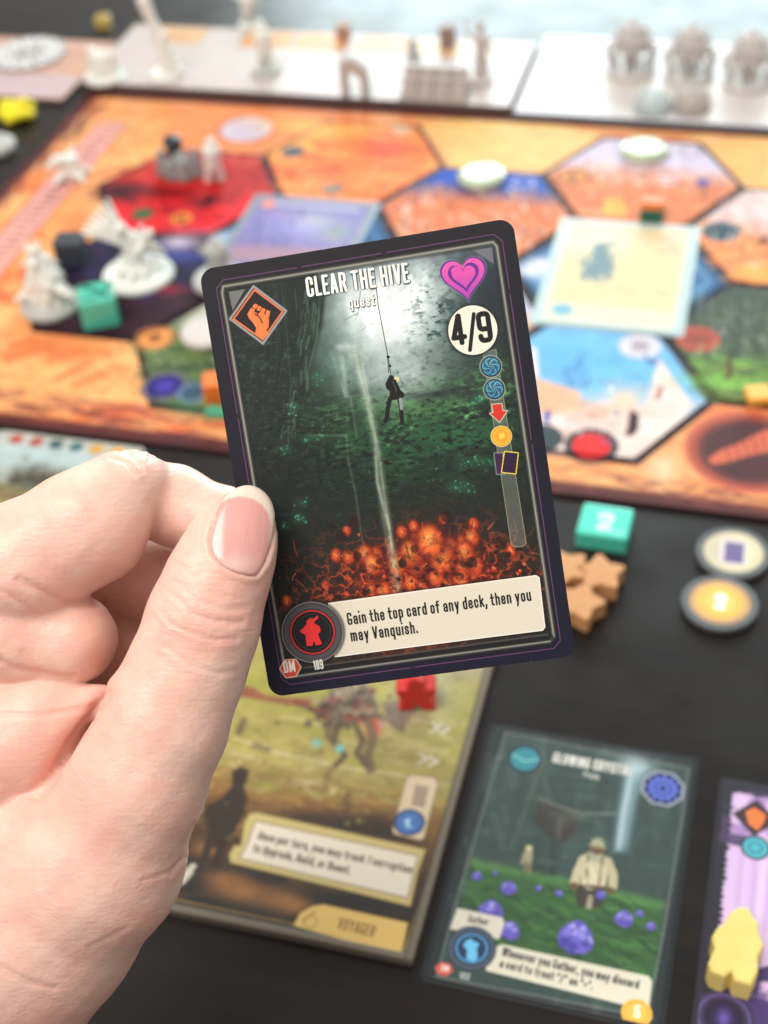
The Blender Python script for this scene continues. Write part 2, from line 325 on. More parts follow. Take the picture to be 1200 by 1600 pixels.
# ------------------------------------------------------------------ implicit surfaces (capsules blended, then meshed)
def seg_field(X, Y, Z, a, b, ra, rb, kz=1.):
    a = np.array(a, np.float32); b = np.array(b, np.float32); e = b-a; e2 = e.copy(); e2[2] /= kz; L = max(float(e2@e2), 1e-6)
    x, y, z = X-a[0], Y-a[1], (Z-a[2])/kz
    t = np.clip((x*e2[0]+y*e2[1]+z*e2[2])/L, 0, 1)
    return np.sqrt((x-t*e2[0])**2+(y-t*e2[1])**2+(z-t*e2[2])**2)-(ra+(rb-ra)*t)
def smin(a, b, k):
    if k <= 0: return np.minimum(a, b)
    h = np.clip(.5+.5*(b-a)/k, 0, 1); return b+(a-b)*h-k*h*(1-h)
def surface_nets(f, org, h):
    ins = f < 0; nx, ny, nz = f.shape
    c = ins[:-1, :-1, :-1].astype(np.int8)
    for d in ((1,0,0),(0,1,0),(0,0,1),(1,1,0),(1,0,1),(0,1,1),(1,1,1)):
        c = c+ins[d[0]:nx-1+d[0], d[1]:ny-1+d[1], d[2]:nz-1+d[2]]
    act = np.argwhere((c > 0) & (c < 8)); idx = -np.ones(c.shape, np.int32); idx[act[:, 0], act[:, 1], act[:, 2]] = np.arange(len(act))
    corners = [(i, j, k) for i in (0, 1) for j in (0, 1) for k in (0, 1)]
    val = {q: f[act[:, 0]+q[0], act[:, 1]+q[1], act[:, 2]+q[2]] for q in corners}
    S = np.zeros((len(act), 3)); n = np.zeros(len(act))
    for q in corners:
        for ax in range(3):
            if q[ax]: continue
            r = list(q); r[ax] = 1; r = tuple(r); a, b = val[q], val[r]; m = (a < 0) != (b < 0)
            t = np.where(m, a/np.where(m, a-b, 1), 0); p = np.tile(np.array(q, float), (len(act), 1)); p[:, ax] += t
            S += p*m[:, None]; n += m
    V = (act+S/n[:, None])*h+np.array(org); F = []
    for ax in range(3):
        sl0 = [slice(None)]*3; sl1 = [slice(None)]*3; sl0[ax] = slice(0, -1); sl1[ax] = slice(1, None)
        A, B = ins[tuple(sl0)], ins[tuple(sl1)]
        for flip, m in ((False, A & ~B), (True, ~A & B)):
            e = np.argwhere(m); o1, o2 = [a for a in range(3) if a != ax]
            e = e[(e[:, o1] > 0) & (e[:, o2] > 0) & (e[:, o1] < c.shape[o1]) & (e[:, o2] < c.shape[o2])]
            def g(d1, d2):
                q = e.copy(); q[:, o1] -= d1; q[:, o2] -= d2; return idx[q[:, 0], q[:, 1], q[:, 2]]
            quad = np.stack([g(1, 1), g(0, 1), g(0, 0), g(1, 0)], 1)
            if ax == 1: quad = quad[:, ::-1]
            if flip: quad = quad[:, ::-1]
            F.append(quad)
    return V, np.concatenate(F)
def mesh_from(name, V, F):
    me = bpy.data.meshes.new(name); me.vertices.add(len(V)); me.vertices.foreach_set('co', np.asarray(V, np.float32).ravel())
    me.loops.add(F.size); me.loops.foreach_set('vertex_index', F.astype(np.int32).ravel())
    me.polygons.add(len(F)); me.polygons.foreach_set('loop_start', np.arange(0, F.size, 4, dtype=np.int32)); me.update(calc_edges=True); me.validate(); return me
def blob_mesh(name, segs, h=.9, k=1.2, rough=0., seed=0):
    """segs: (ax,ay,az,bx,by,bz,ra,rb) in mm"""
    S = np.array([q[:8] for q in segs], float); R = S[:, 6:8].max(1)
    lo = np.minimum(S[:, :3]-R[:, None], S[:, 3:6]-R[:, None]).min(0)-2; hi = np.maximum(S[:, :3]+R[:, None], S[:, 3:6]+R[:, None]).max(0)+2
    n = np.ceil((hi-lo)/h).astype(int)+1; X, Y, Z = np.meshgrid(*[(lo[i]+np.arange(n[i])*h).astype(np.float32) for i in range(3)], indexing='ij')
    f = None
    for q in segs:
        d = seg_field(X, Y, Z, q[:3], q[3:6], q[6], q[7]); f = d if f is None else smin(f, d, k)
    if rough:
        f = f+rough*np.sin(X*1.9+seed)*np.sin(Y*2.1+1)*np.sin(Z*1.7+2)
    V, F = surface_nets(f, lo, h); return mesh_from(name, V/1000, F)

# ================================================================== the held card
TABLE = -2.2                       # table top height in mm; the board's printed face is at 0
HC = homography([(312, 424), (802, 338), (896, 1022), (423, 1091)], [(0, 0), (63, 0), (63, 88), (0, 88)])
def z1(x, y): return (300+x/3.75, 330+y/3.75)        # enlarged views used while tracing the print
def z2(x, y): return (580+x/3.75, 330+y/3.75)
def z3(x, y): return (380+x/4.21, 720+y/4.21)
def z4(x, y): return (620+x/4.21, 700+y/4.21)
def paint_held():
    c = Canvas(63, 88, 16, C8(27, 25, 36), lambda p: apply_h(HC, p)); R = dict(raw=True)
    for i in range(c.H): c.a[i] = np.array(C8(23, 21, 29))*(1-i/c.H)+np.array(C8(17, 16, 38))*(i/c.H)
    # art field
    art = [(4.3, 4.0), (58.6, 4.0), (59.2, 5.0), (59.2, 83.4), (58.2, 84.3), (4.6, 84.3), (3.9, 83.2), (3.9, 5.2)]
    A = Canvas(63, 88, 16, C8(24, 32, 29), c.fmap); H_, W_ = A.H, A.W
    yy = (np.arange(H_)/16.)[:, None]; xx = (np.arange(W_)/16.)[None, :]
    def put(col, al): A.a += (np.array(col, np.float32)-A.a)*np.clip(al, 0, 1)[..., None].astype(np.float32)
    n1 = fbm(H_, W_, 130, 5, 3); n2 = fbm(H_, W_, 60, 5, 4, 2.2, .7); n3 = fbm(H_, W_, 26, 4, 5); nb = fbm(H_, W_, 40, 4, 9, 3, .5)
    put(C8(30, 70, 42), np.exp(-((yy-37)/11.)**2)*np.clip((xx-8)/22, 0, 1)*(.25+1.3*(n2-.3)))
    put(C8(70, 120, 62), np.exp(-((yy-33)/4.5)**2)*np.exp(-((xx-44)/15.)**2)*(.2+1.6*(n2-.25)))
    put(C8(38, 92, 58), np.exp(-((yy-42)/6.)**2)*np.exp(-((xx-46)/12.)**2)*(1.6*(n2-.3)))
    g = np.exp(-((xx-37)/11.5)**2-((yy-10)/13.5)**2); put(C8(120, 150, 150), g*1.25)
    put(C8(120, 158, 146), np.exp(-((xx-26)/6.)**2-((yy-20)/9.)**2)*.7*(.4+n1))
    put(C8(222, 234, 234), np.clip(np.exp(-((xx-37.5)/10.5)**2-((yy-9)/13.)**2)*1.6*(.7+.6*n1)-.05, 0, 1))
    put(C8(244, 250, 248), np.exp(-((xx-35.5)/6.)**2-((yy-13)/10.)**2)*.8)
    put(C8(176, 190, 192), np.exp(-((xx-37)/9.)**2-((yy-26)/5.5)**2)*.8*(.4+n2))
    put(C8(60, 80, 84), np.exp(-((xx-50)/4.)**2-((yy-15)/7.)**2)*2.2*np.clip(n3-.42, 0, 1)*2)
    put(C8(36, 44, 60), np.clip((xx-49)/7, 0, 1)*np.exp(-((yy-9)/12.)**2)*.85)
    put(C8(28, 38, 34), np.clip((xx-52)/5, 0, 1)*np.exp(-((yy-28)/12.)**2)*.5)
    put(C8(96, 112, 118), np.exp(-((yy-3.5)/4.5)**2)*.62*(.6+.8*n1)+0*xx)
    put(C8(70, 92, 88), np.exp(-((yy-24)/9.)**2-((xx-50)/7.)**2)*.5*(.3+n3))
    # trunk on the left
    tr = [(9, 2), (22, 2), (24.5, 8), (22.5, 15), (19.2, 22), (16.5, 29), (13, 36), (9, 44), (3, 50), (3, 2)]
    A.fill(tr, C8(27, 34, 32), .96, soft=1.2, raw=True)
    for k in range(46):
        rr = random.Random(k); x0 = rr.uniform(6, 22); A.line([(x0, 3+rr.random()*3), (x0-1.5, 18), (x0-6-rr.random()*3, 34+rr.random()*6)], .12, C8(50, 68, 58), rr.uniform(.1, .4), soft=.3, **R)
    A.line([(23.4, 8), (21.2, 17), (18.3, 23.5), (17.6, 27)], .35, C8(110, 140, 118), .6, soft=.8, **R)
    A.line([(16, 8), (14.6, 25), (12.6, 35)], .16, C8(80, 110, 90), .5, soft=.3, **R)
    put(C8(22, 28, 27), np.exp(-((xx-9)/9.)**2-((yy-46)/9.)**2)*.75)
    for k in range(90):
        rr = random.Random(400+k); y = rr.uniform(5, 34); x = 23.5-(y-8)*.36*(1 if y > 8 else 0)-abs(rr.gauss(0, 1.6)); A.line([(x, y), (x-rr.uniform(.2, 1.4), y+rr.uniform(1, 4))], rr.uniform(.15, .5), [C8(62, 92, 76), C8(24, 34, 30), C8(100, 132, 116)][k % 3], rr.uniform(.15, .55), soft=.4, **R)
    for k in range(420):
        rr = random.Random(100+k); x, y = rr.uniform(6, 58), rr.gauss(40, 7)
        if y > 53 or y < 31: continue
        A.line([(x, y), (x+rr.uniform(.3, 1.8), y+rr.uniform(-.3, .3))], rr.uniform(.15, .6), [C8(70, 120, 66), C8(24, 34, 28), C8(40, 84, 52), C8(16, 24, 22)][rr.randrange(4)], rr.uniform(.1, .32), soft=.6, **R)
    nf = fbm(H_, W_, 11, 4, 71, 1.5, .8); nm = fbm(H_, W_, 70, 4, 72, 1.6, .7)
    put(C8(92, 150, 96), np.clip(nf-.52, 0, 1)*5*np.clip(nm-.4, 0, 1)*4*np.exp(-((yy-36)/8.)**2)*np.clip((xx-12)/20, 0, 1)*.7)
    put(C8(14, 22, 20), np.clip(.48-nf, 0, 1)*5*np.exp(-((yy-42)/11.)**2)*.8+0*xx)
    put(C8(60, 84, 76), np.clip(nf-.55, 0, 1)*5*np.clip((24-xx)/12, 0, 1)*np.exp(-((yy-20)/16.)**2)*.5)
    put(C8(40, 66, 62), np.clip(.47-nf, 0, 1)*4*np.exp(-((xx-47)/6.)**2-((yy-18)/9.)**2)*1.2)
    for (x, y) in [z1(740, 980), z1(600, 1160), z1(545, 1412), z1(670, 1340), z1(750, 1335), z3(400, 280), z3(360, 370), z3(270, 440), z3(380, 400), z4(415, 258), z4(375, 265), z4(480, 270), z2(600, 1120), z2(640, 1100), z4(530, 80), z4(600, 90), z4(450, 100)]:
        rr = random.Random(int(x)); A.glow((x, y), 1.5, 1., C8(44, 104, 74), .4)
        for q in range(7): A.disc((x+rr.gauss(0, 5), y+rr.gauss(0, 5)), rr.uniform(.08, .26), C8(84, 178, 142), rr.uniform(.25, .7), soft=.25)
    # fiery hive at the foot
    hv = np.exp(-((xx-34)/16.)**2-((yy-71)/9.5)**2)
    put(C8(104, 30, 18), np.clip(hv*1.6*(.35+1.2*n1), 0, 1)); n4 = fbm(H_, W_, 34, 3, 21); rid = 1-np.abs(n4-.5)*14
    hv2 = np.exp(-((xx-33)/24.)**2-((yy-70)/10.)**2)
    put(C8(214, 72, 32), np.clip(rid*1.5, 0, 1)*np.clip(hv2*1.3, 0, 1)*.85)
    put(C8(232, 110, 50), np.clip(rid-.3, 0, 1)*np.clip(hv*1.2, 0, 1)*.8)
    cells = [(z3(800, 620), 1.6), (z3(690, 640), 1.3), (z3(610, 630), 1.2), (z3(850, 690), 1.9), (z3(680, 470), .9), (z3(870, 630), 1.5), (z3(540, 830), .9), (z3(290, 930), 1.),
             (z4(215, 620), 2.9), (z4(90, 700), 2.4), (z4(290, 730), 2.7), (z4(350, 665), 1.8), (z4(430, 630), 1.5), (z4(490, 590), 1.6), (z4(500, 500), 1.1), (z4(440, 690), 1.9), (z4(125, 765), 1.9),
             (z4(180, 780), 1.1), (z4(250, 860), 1.6), (z4(90, 895), 1.5), (z4(415, 870), 1.7), (z4(425, 790), 1.6), (z4(520, 770), 1.4), (z4(108, 520), 1.1), (z4(115, 590), .9), (z4(30, 560), 1.2),
             (z4(300, 470), .9), (z4(745, 675), 1.1), (z4(330, 900), 1.4), (z4(150, 910), 1.3), (z4(20, 770), 1.5), (z3(920, 870), 1.6), (z3(840, 860), 1.2), (z3(1010, 690), 1.9), (z4(190, 690), 1.5), (z4(360, 790), 1.2)]
    rr = random.Random(5)
    for k in range(46): cells.append(((rr.gauss(655, 75), rr.gauss(900, 20)), rr.uniform(.25, .7)))
    cells.sort(key=lambda e_: e_[1])
    for (p, r) in cells:
        q = A.fmap(p); kk = min(1, max(0, (r-.6)/1.6)); A.glow(q, r*1.5, r*1.3, C8(84, 20, 12), .5*kk, raw=True); A.disc((q[0], q[1]), r*1.12, C8(110, 28, 14), .75, soft=r*.5, raw=True, sq=.85); A.disc((q[0], q[1]-.05), r*.82, tuple(np.array(C8(176, 48, 24))*(1-kk)+np.array(C8(222, 92, 40))*kk), .9, soft=r*.6, raw=True, sq=.8)
        A.glow((q[0]-r*.1, q[1]-r*.25), r*.42, r*.62, C8(252, 176, 88), .35+.55*kk, raw=True)
        for t in range(int(r*9)): A.disc((q[0]+rr.gauss(0, r*.4), q[1]+rr.gauss(0, r*.4)), rr.uniform(.06, .16), C8(255, 205, 130) if rr.random() < .5 else C8(190, 60, 26), .5, raw=True)
    for k in range(26):
        p = A.fmap((rr.gauss(640, 110), rr.gauss(870, 30))); A.disc(p, rr.uniform(.4, 1.3), C8(36, 14, 14), rr.uniform(.5, .85), soft=.5, raw=True)
    for k in range(140):
        x, y = rr.gauss(33, 15), max(60, rr.gauss(68, 6)); L = rr.uniform(1, 3.4); t = rr.uniform(0, 6.3)
        A.line([(x, y), (x+math.cos(t)*L*.5+rr.gauss(0, .3), y+math.sin(t)*L*.5), (x+math.cos(t)*L, y+math.sin(t)*L+rr.gauss(0, .5))], rr.uniform(.1, .35), [C8(205, 74, 34), C8(120, 32, 20), C8(60, 20, 16), C8(235, 120, 60)][rr.randrange(4)], rr.uniform(.2, .7), soft=.2, **R)
    # falling water
    for k in range(420):
        rr = random.Random(900+k); x, y = rr.uniform(8, 58), rr.gauss(38, 7); b_ = rr.random()
        if y > 55 or (x < 16 and rr.random() < .6): continue
        t = rr.gauss(-.2, .9); L = rr.uniform(.2, .8); A.line([(x, y), (x+math.cos(t)*L, y+math.sin(t)*L)], rr.uniform(.12, .4), [C8(86, 140, 84), C8(44, 92, 62), C8(20, 34, 28), C8(120, 165, 110)][int(b_*3.3)], rr.uniform(.15, .5)*min(1, (x-4)/26), soft=.25, **R)
    A.line([z1(900, 800), z1(960, 850), z1(1000, 1000), z1(1060, 1250), z1(1090, 1460), z3(930, 330), z3(990, 700), z3(1010, 880)], 1.9, C8(170, 190, 165), .36, soft=1.2)
    A.line([z1(960, 850), z1(1010, 1050), z1(1075, 1350), z3(880, 150), z3(960, 450), z3(985, 700)], .5, C8(214, 224, 204), .4, soft=.8)
    A.line([z1(1000, 900), z1(1090, 1400), z3(930, 250), z3(1020, 850)], .35, C8(210, 218, 196), .32, soft=.6)
    A.line([z1(860, 803), z1(955, 793)], .9, C8(205, 218, 216), .55, soft=1.6)
    for q in ([z1(820, 840), z1(900, 1090), z1(930, 1090), z1(965, 1330)], [z1(905, 1325), z1(915, 1460), z3(735, 200), z3(770, 450), z3(830, 800)], [z1(700, 1320), z1(905, 1322)]):
        A.line(q, .3, C8(150, 172, 146), .34, soft=.8)
    A.line([z1(870, 800), z1(890, 940), z1(905, 1085)], .9, C8(190, 205, 200), .35, soft=1.)
    A.line([z1(990, 470), z1(975, 600), z1(900, 640)], .2, C8(110, 125, 125), .7, soft=.3); A.line([z1(975, 600), z1(960, 640)], .2, C8(110, 125, 125), .6, soft=.3)
    nh = fbm(H_, W_, 14, 4, 73)
    put(C8(34, 10, 8), np.clip(.47-nh, 0, 1)*6*np.exp(-((yy-71)/9.)**2)*.7+0*xx)
    put(C8(236, 92, 44), np.clip(nh-.58, 0, 1)*6*np.exp(-((xx-36)/15.)**2-((yy-71)/7.)**2)*.6)
    A.noise(.15, 1.6, 31, 4)
    # figure on the rope
    K = C8(16, 18, 20)
    A.line([z2(18, 318), z2(45, 560), z2(100, 855), z2(118, 965)], .16, C8(40, 44, 46), .95, soft=.1); A.disc(z2(101, 857), .32, K); A.disc(z2(112, 910), .26, K)
    A.line([z2(98, 870), z2(105, 950)], .12, K)
    A.fill([z2(108, 965), z2(128, 965), z2(150, 1000), z2(172, 1050), z2(195, 1070), z2(190, 1095), z2(165, 1105), z2(130, 1110), z2(108, 1105), z2(110, 1060), z2(88, 1040), z2(85, 1015)], K, soft=.12)
    A.disc(z2(150, 988), .55, C8(214, 206, 150)); A.disc(z2(138, 1000), .4, K)
    A.line([z2(112, 1100), z2(98, 1165), z2(92, 1215), z2(84, 1235)], .85, K, soft=.12); A.line([z2(165, 1100), z2(176, 1160), z2(182, 1245)], .8, K, soft=.12)
    A.line([z2(172, 1105), z2(178, 1160)], .65, C8(150, 160, 158), .9, soft=.2); A.line([z2(110, 1100), z2(90, 1130)], .3, K); A.line([z2(128, 1000), z2(150, 1060)], .2, C8(90, 96, 98), .8)
    # composite art into the border
    m = Canvas(63, 88, 16, (0, 0, 0)); m.fill(art, (1, 1, 1), soft=.25, raw=True); k = m.a[..., :1]
    c.a = c.a*(1-k)+A.a*k
    # silvery inner frame, purple hairline
    c.line(art, 1.5, C8(16, 18, 18), .65, closed=True, soft=1.1, raw=True)
    c.line(art, .62, C8(142, 141, 130), .85, closed=True, soft=.75, raw=True); c.line(art, .2, C8(190, 188, 176), .5, closed=True, soft=.2, raw=True)
    c.line([(4.4, 83.6), (58.6, 83.6)], 1.1, C8(18, 20, 22), .8, soft=.5, raw=True); c.line([(8, 82.9), (58, 82.9)], .35, C8(96, 96, 94), .6, soft=.3, raw=True)
    fr = [(4.5, 2.75), (58.9, 2.55), (60.4, 4.1), (60.4, 84.4), (58.9, 85.9), (4.4, 85.9), (2.9, 84.4), (2.9, 4.2)]
    c.line(fr, .22, C8(120, 74, 116), .8, closed=True, soft=.1, raw=True)
    for (x, y) in ((20, 2.7), (37, 2.6), (60.4, 14), (60.4, 44), (2.9, 30), (30, 85.9)): c.disc((x, y), .45, C8(27, 25, 36), raw=True)
    c.fill([(5.2, 5.2), (8.6, 5.2), (5.4, 9.0)], C8(120, 120, 118), .9, raw=True); c.fill([(54.6, 5.0), (58.2, 5.0), (58.1, 8.2)], C8(110, 112, 122), .9, raw=True)
    # fist in its diamond
    dm = [z1(365, 447), z1(555, 590), z1(420, 783), z1(228, 640)]
    c.fill(dm, C8(30, 26, 28), soft=.2); c.line(dm, .5, C8(150, 146, 142), closed=True, soft=.2)
    c.line([z1(371, 468), z1(536, 592), z1(419, 760), z1(248, 640)], .34, C8(224, 112, 66), closed=True)
    O = C8(238, 124, 66); D = C8(34, 26, 26)
    c.fill([z1(*p) for p in [(328, 612), (350, 572), (374, 584), (368, 600), (395, 606), (404, 596), (425, 606), (456, 640), (452, 690), (441, 702), (452, 728), (418, 760), (374, 722), (380, 692), (360, 660), (338, 636)]], O)
    for q in ([(360, 562), (372, 548), (390, 554), (382, 580), (361, 576)], [(390, 560), (412, 566), (404, 594), (384, 588)], [(414, 572), (436, 580), (426, 616), (404, 608)], [(441, 584), (463, 592), (454, 634), (432, 624)]): c.fill([z1(*p) for p in q], O)
    c.line([z1(385, 614), z1(402, 632), z1(416, 662)], .22, D); c.line([z1(392, 602), z1(386, 618), z1(372, 610)], .2, D)
    # titles
    for off, col, al, wt in (((.1, .14), C8(30, 40, 44), .8, .3), ((0, 0), C8(240, 240, 232), 1, .165)):
        c.text('CLEAR THE HIVE', (482, 466), (641, 441.5), 4.05, col, wt, al, off=off, soft=.35 if al < 1 else .06)
        c.text('quest', (546, 482.5), (587.5, 477.5), 2.25, col, wt*.9, al, off=off, soft=.3 if al < 1 else .05)
    # heart
    def heart(s, dy=0):
        cx, cy = 726, 431+dy; out = []
        for k in range(44):
            t = 2*math.pi*k/44; x = 16*math.sin(t)**3; y = -(13*math.cos(t)-5*math.cos(2*t)-2*math.cos(3*t)-math.cos(4*t))
            a = -.17; x, y = x*1.02, y*1.08; out.append((cx+s*(x*math.cos(a)-y*math.sin(a)), cy+s*(x*math.sin(a)+y*math.cos(a))))
        return out
    def hg(c0, c1, y0=22., y1=32.):
        def f(s, sl):
            t = np.linspace(sl[0].start, sl[0].stop, sl[0].stop-sl[0].start)/s.pp; y0, y1 = hy
            k = np.clip((t-y0)/(y1-y0), 0, 1)[:, None, None]; return np.array(c0)*(1-k)+np.array(c1)*k+np.zeros((1, sl[1].stop-sl[1].start, 1))
        return f
    q = c.fmap((726, 431)); hy = (q[1]-3.5, q[1]+4.5)
    c.fill(heart(2.34), C8(150, 140, 160), .5, soft=.5); c.fill(heart(2.22), C8(86, 42, 132))
    c.fill(heart(2.06), hg(C8(236, 92, 170), C8(168, 66, 166))); c.fill(heart(1.5, -1), C8(98, 42, 140)); c.fill([(x+(-2 if i else 0)*0, y) for i, (x, y) in enumerate(heart(1.16, -1))], hg(C8(232, 88, 166), C8(170, 66, 166)))
    c.line([z2(478, 345), z2(500, 318), z2(540, 322)], .7, C8(232, 92, 168), .7, soft=.3)
    # strip of rewards
    st = [(755, 551), (775, 545), (820.5, 848), (815, 853), (802, 854), (797, 850)]
    c.fill(st, C8(150, 150, 140), .42, soft=.1); c.line(st, .14, C8(170, 180, 140), .7, closed=True)
    # 4/9
    p = z2(597, 695); c.disc(p, 5.25, C8(18, 20, 22), .6, soft=.6); c.disc(p, 4.85, C8(232, 226, 210))
    c.text('4', (708.5, 541), (730, 537.5), 6.2, C8(18, 18, 20), .17); c.text('9', (749.5, 536.5), (771.5, 533.0), 6.2, C8(18, 18, 20), .17)
    c.line([z2(580, 812), z2(603, 600)], .75, C8(18, 18, 20))
    for p, r in ((z2(701, 908), 2.05), (z2(721, 1041), 2.0)):
        c.disc(p, r+.22, C8(150, 158, 140), .9); c.disc(p, r, C8(22, 34, 54)); c.disc(p, r*.86, C8(70, 140, 168)); q = c.fmap(p); c.glow((q[0], q[1]-.6), 1.2, .9, C8(130, 196, 200), .7, raw=True)
        for k in range(6):
            a = k*math.pi/3+.3; pts = [(q[0]+math.cos(a+t*1.6)*r*.8*t, q[1]+math.sin(a+t*1.6)*r*.8*t) for t in np.linspace(.15, 1, 8)]; c.line(pts, .18, C8(22, 44, 74), .95, raw=True)
            c.disc((q[0]+math.cos(a+1)*r*.5, q[1]+math.sin(a+1)*r*.5), .3, C8(22, 44, 74), .9, ring=.13, raw=True)
    ar = [z2(708, 1132), z2(762, 1128), z2(768, 1170), z2(793, 1168), z2(750, 1232), z2(696, 1184), z2(716, 1180)]
    c.line(ar, .45, C8(190, 190, 175), .9, closed=True); c.fill(ar, C8(206, 48, 34))
    p = z2(760, 1317); c.disc(p, 2.15, C8(200, 190, 120)); c.disc(p, 1.95, C8(238, 156, 40)); c.disc(p, 1.5, C8(250, 196, 90), ring=.16); q = c.fmap(p); c.fill([(q[0]-.5, q[1]-.6), (q[0]+.6, q[1]-.7), (q[0]+.8, q[1]+.3), (q[0]-.4, q[1]+.6)], C8(255, 206, 96), .8, soft=.4, raw=True)
    a_ = [z4(640, 35), z4(690, 32), z4(705, 165), z4(655, 168)]; c.line(a_, .5, C8(160, 160, 160), .7, closed=True, soft=.4); c.fill(a_, C8(60, 24, 62))
    a_ = [z4(708, 24), z4(792, 32), z4(776, 165), z4(688, 156)]; c.line(a_, .42, C8(236, 214, 72), closed=True); c.fill(a_, C8(44, 20, 52))
    # text box and medallion
    bx = [z3(560, 945), (835, 898.0), (840, 901), (848.5, 978), (845, 983), z3(600, 1295)]
    c.line(bx, .7, C8(20, 16, 14), .6, closed=True, soft=.7); c.fill(bx, C8(218, 210, 192)); c.line(bx, .2, C8(244, 242, 232), closed=True)
    c.text('Gain the top card of any deck, then you', (543.5, 978.5), (828, 937.5), 2.62, C8(26, 24, 24), .15)
    c.text('may Vanquish.', (548.5, 1004), (652, 990), 2.62, C8(26, 24, 24), .15)
    p = z3(455, 1135); c.disc(p, 6.7, C8(10, 10, 12), .7, soft=.9); c.disc(p, 6.35, C8(62, 60, 62)); c.disc(p, 6.25, C8(128, 124, 124), ring=.22, soft=.15); c.disc(p, 5.3, C8(84, 82, 84), .8, ring=1., soft=1.)
    c.disc(p, 4.75, C8(22, 18, 22)); c.disc(p, 4.45, C8(206, 44, 50), ring=.34); c.disc(p, 3.7, C8(70, 66, 68), .8, ring=.14)
    c.fill([z3(*q) for q in [(415, 1062), (438, 1043), (463, 1045), (487, 1024), (495, 1040), (470, 1064), (466, 1076), (500, 1095), (511, 1125), (492, 1145), (503, 1178), (518, 1212), (478, 1222), (463, 1192), (455, 1223), (418, 1226), (412, 1190), (408, 1150), (386, 1142), (371, 1125), (394, 1110), (404, 1096), (416, 1082)]], C8(232, 50, 52))
    hx = [z3(*q) for q in [(245, 1376), (275, 1320), (345, 1315), (376, 1364), (345, 1421), (282, 1430)]]; c.line(hx, .45, C8(226, 190, 176), closed=True); c.fill(hx, C8(208, 74, 48))
    c.text('DM', z3(272, 1404), z3(345, 1395), 2.5, C8(245, 235, 225), .17)
    c.text('109', z3(468, 1384), z3(528, 1374), 2.1, C8(226, 224, 214), .17)
    for k in range(26):                                        # whitened nicks along the worn edge
        t = rr.random()*63; e = [(t, .12), (t*88/63, 0)][0]; c.disc((t, 87.9 if k % 2 else .1), rr.uniform(.04, .12), C8(150, 145, 150), .7, raw=True)
    return c
held = paint_held(); held_img = held.image('quest_card_print')
m_held = mat('quest_card_face', rough=.5, image=held_img, spec=.3, emboss=.6)
m_edge = mat('card_edge', lin(150, 146, 140), .7)
CR = card_rot(); cc = np.array(CARD_Q[3:6])
def cam_mm(v): return CAM+RIGHT*v[0]+DOWN*v[1]+FWD*v[2]
cme = prism('quest_card', rrect(63, 88, 2.9, 8), -.17, .17, uv=(-31.5, -44, 63, 88), side_mat=True)
bmc = bmesh.new(); bmc.from_mesh(cme)
for k in range(34):                 # a slight bow towards the free edge
    bmesh.ops.bisect_plane(bmc, geom=bmc.verts[:]+bmc.edges[:]+bmc.faces[:], plane_co=((-13.3+k*1.3)/1000, 0, 0), plane_no=(1, 0, 0))
for v in bmc.verts:
    t = max(0, v.co.x*1000+14)/45; v.co.z += .0011*t*t
bmc.to_mesh(cme); bmc.free()
co = link('quest_card', cme, [m_held, m_edge])
xa = RIGHT*CR[0, 0]+DOWN*CR[1, 0]+FWD*CR[2, 0]; ya = -(RIGHT*CR[0, 1]+DOWN*CR[1, 1]+FWD*CR[2, 1]); za = np.cross(xa, ya); cp = cam_mm(cc)/1000
co.matrix_world = Matrix(((xa[0], ya[0], za[0], cp[0]), (xa[1], ya[1], za[1], cp[1]), (xa[2], ya[2], za[2], cp[2]), (0, 0, 0, 1)))
tag(co, 'black bordered quest card with hanging climber and purple heart, held up between thumb and finger', 'playing card')
def card_depth(px, py):            # camera depth of the card plane at a photograph point
    n = CR[:, 2]; d = np.array([(px-600)/FPX, (py-800)/FPX, 1.]); return float(n@cc/(n@d))

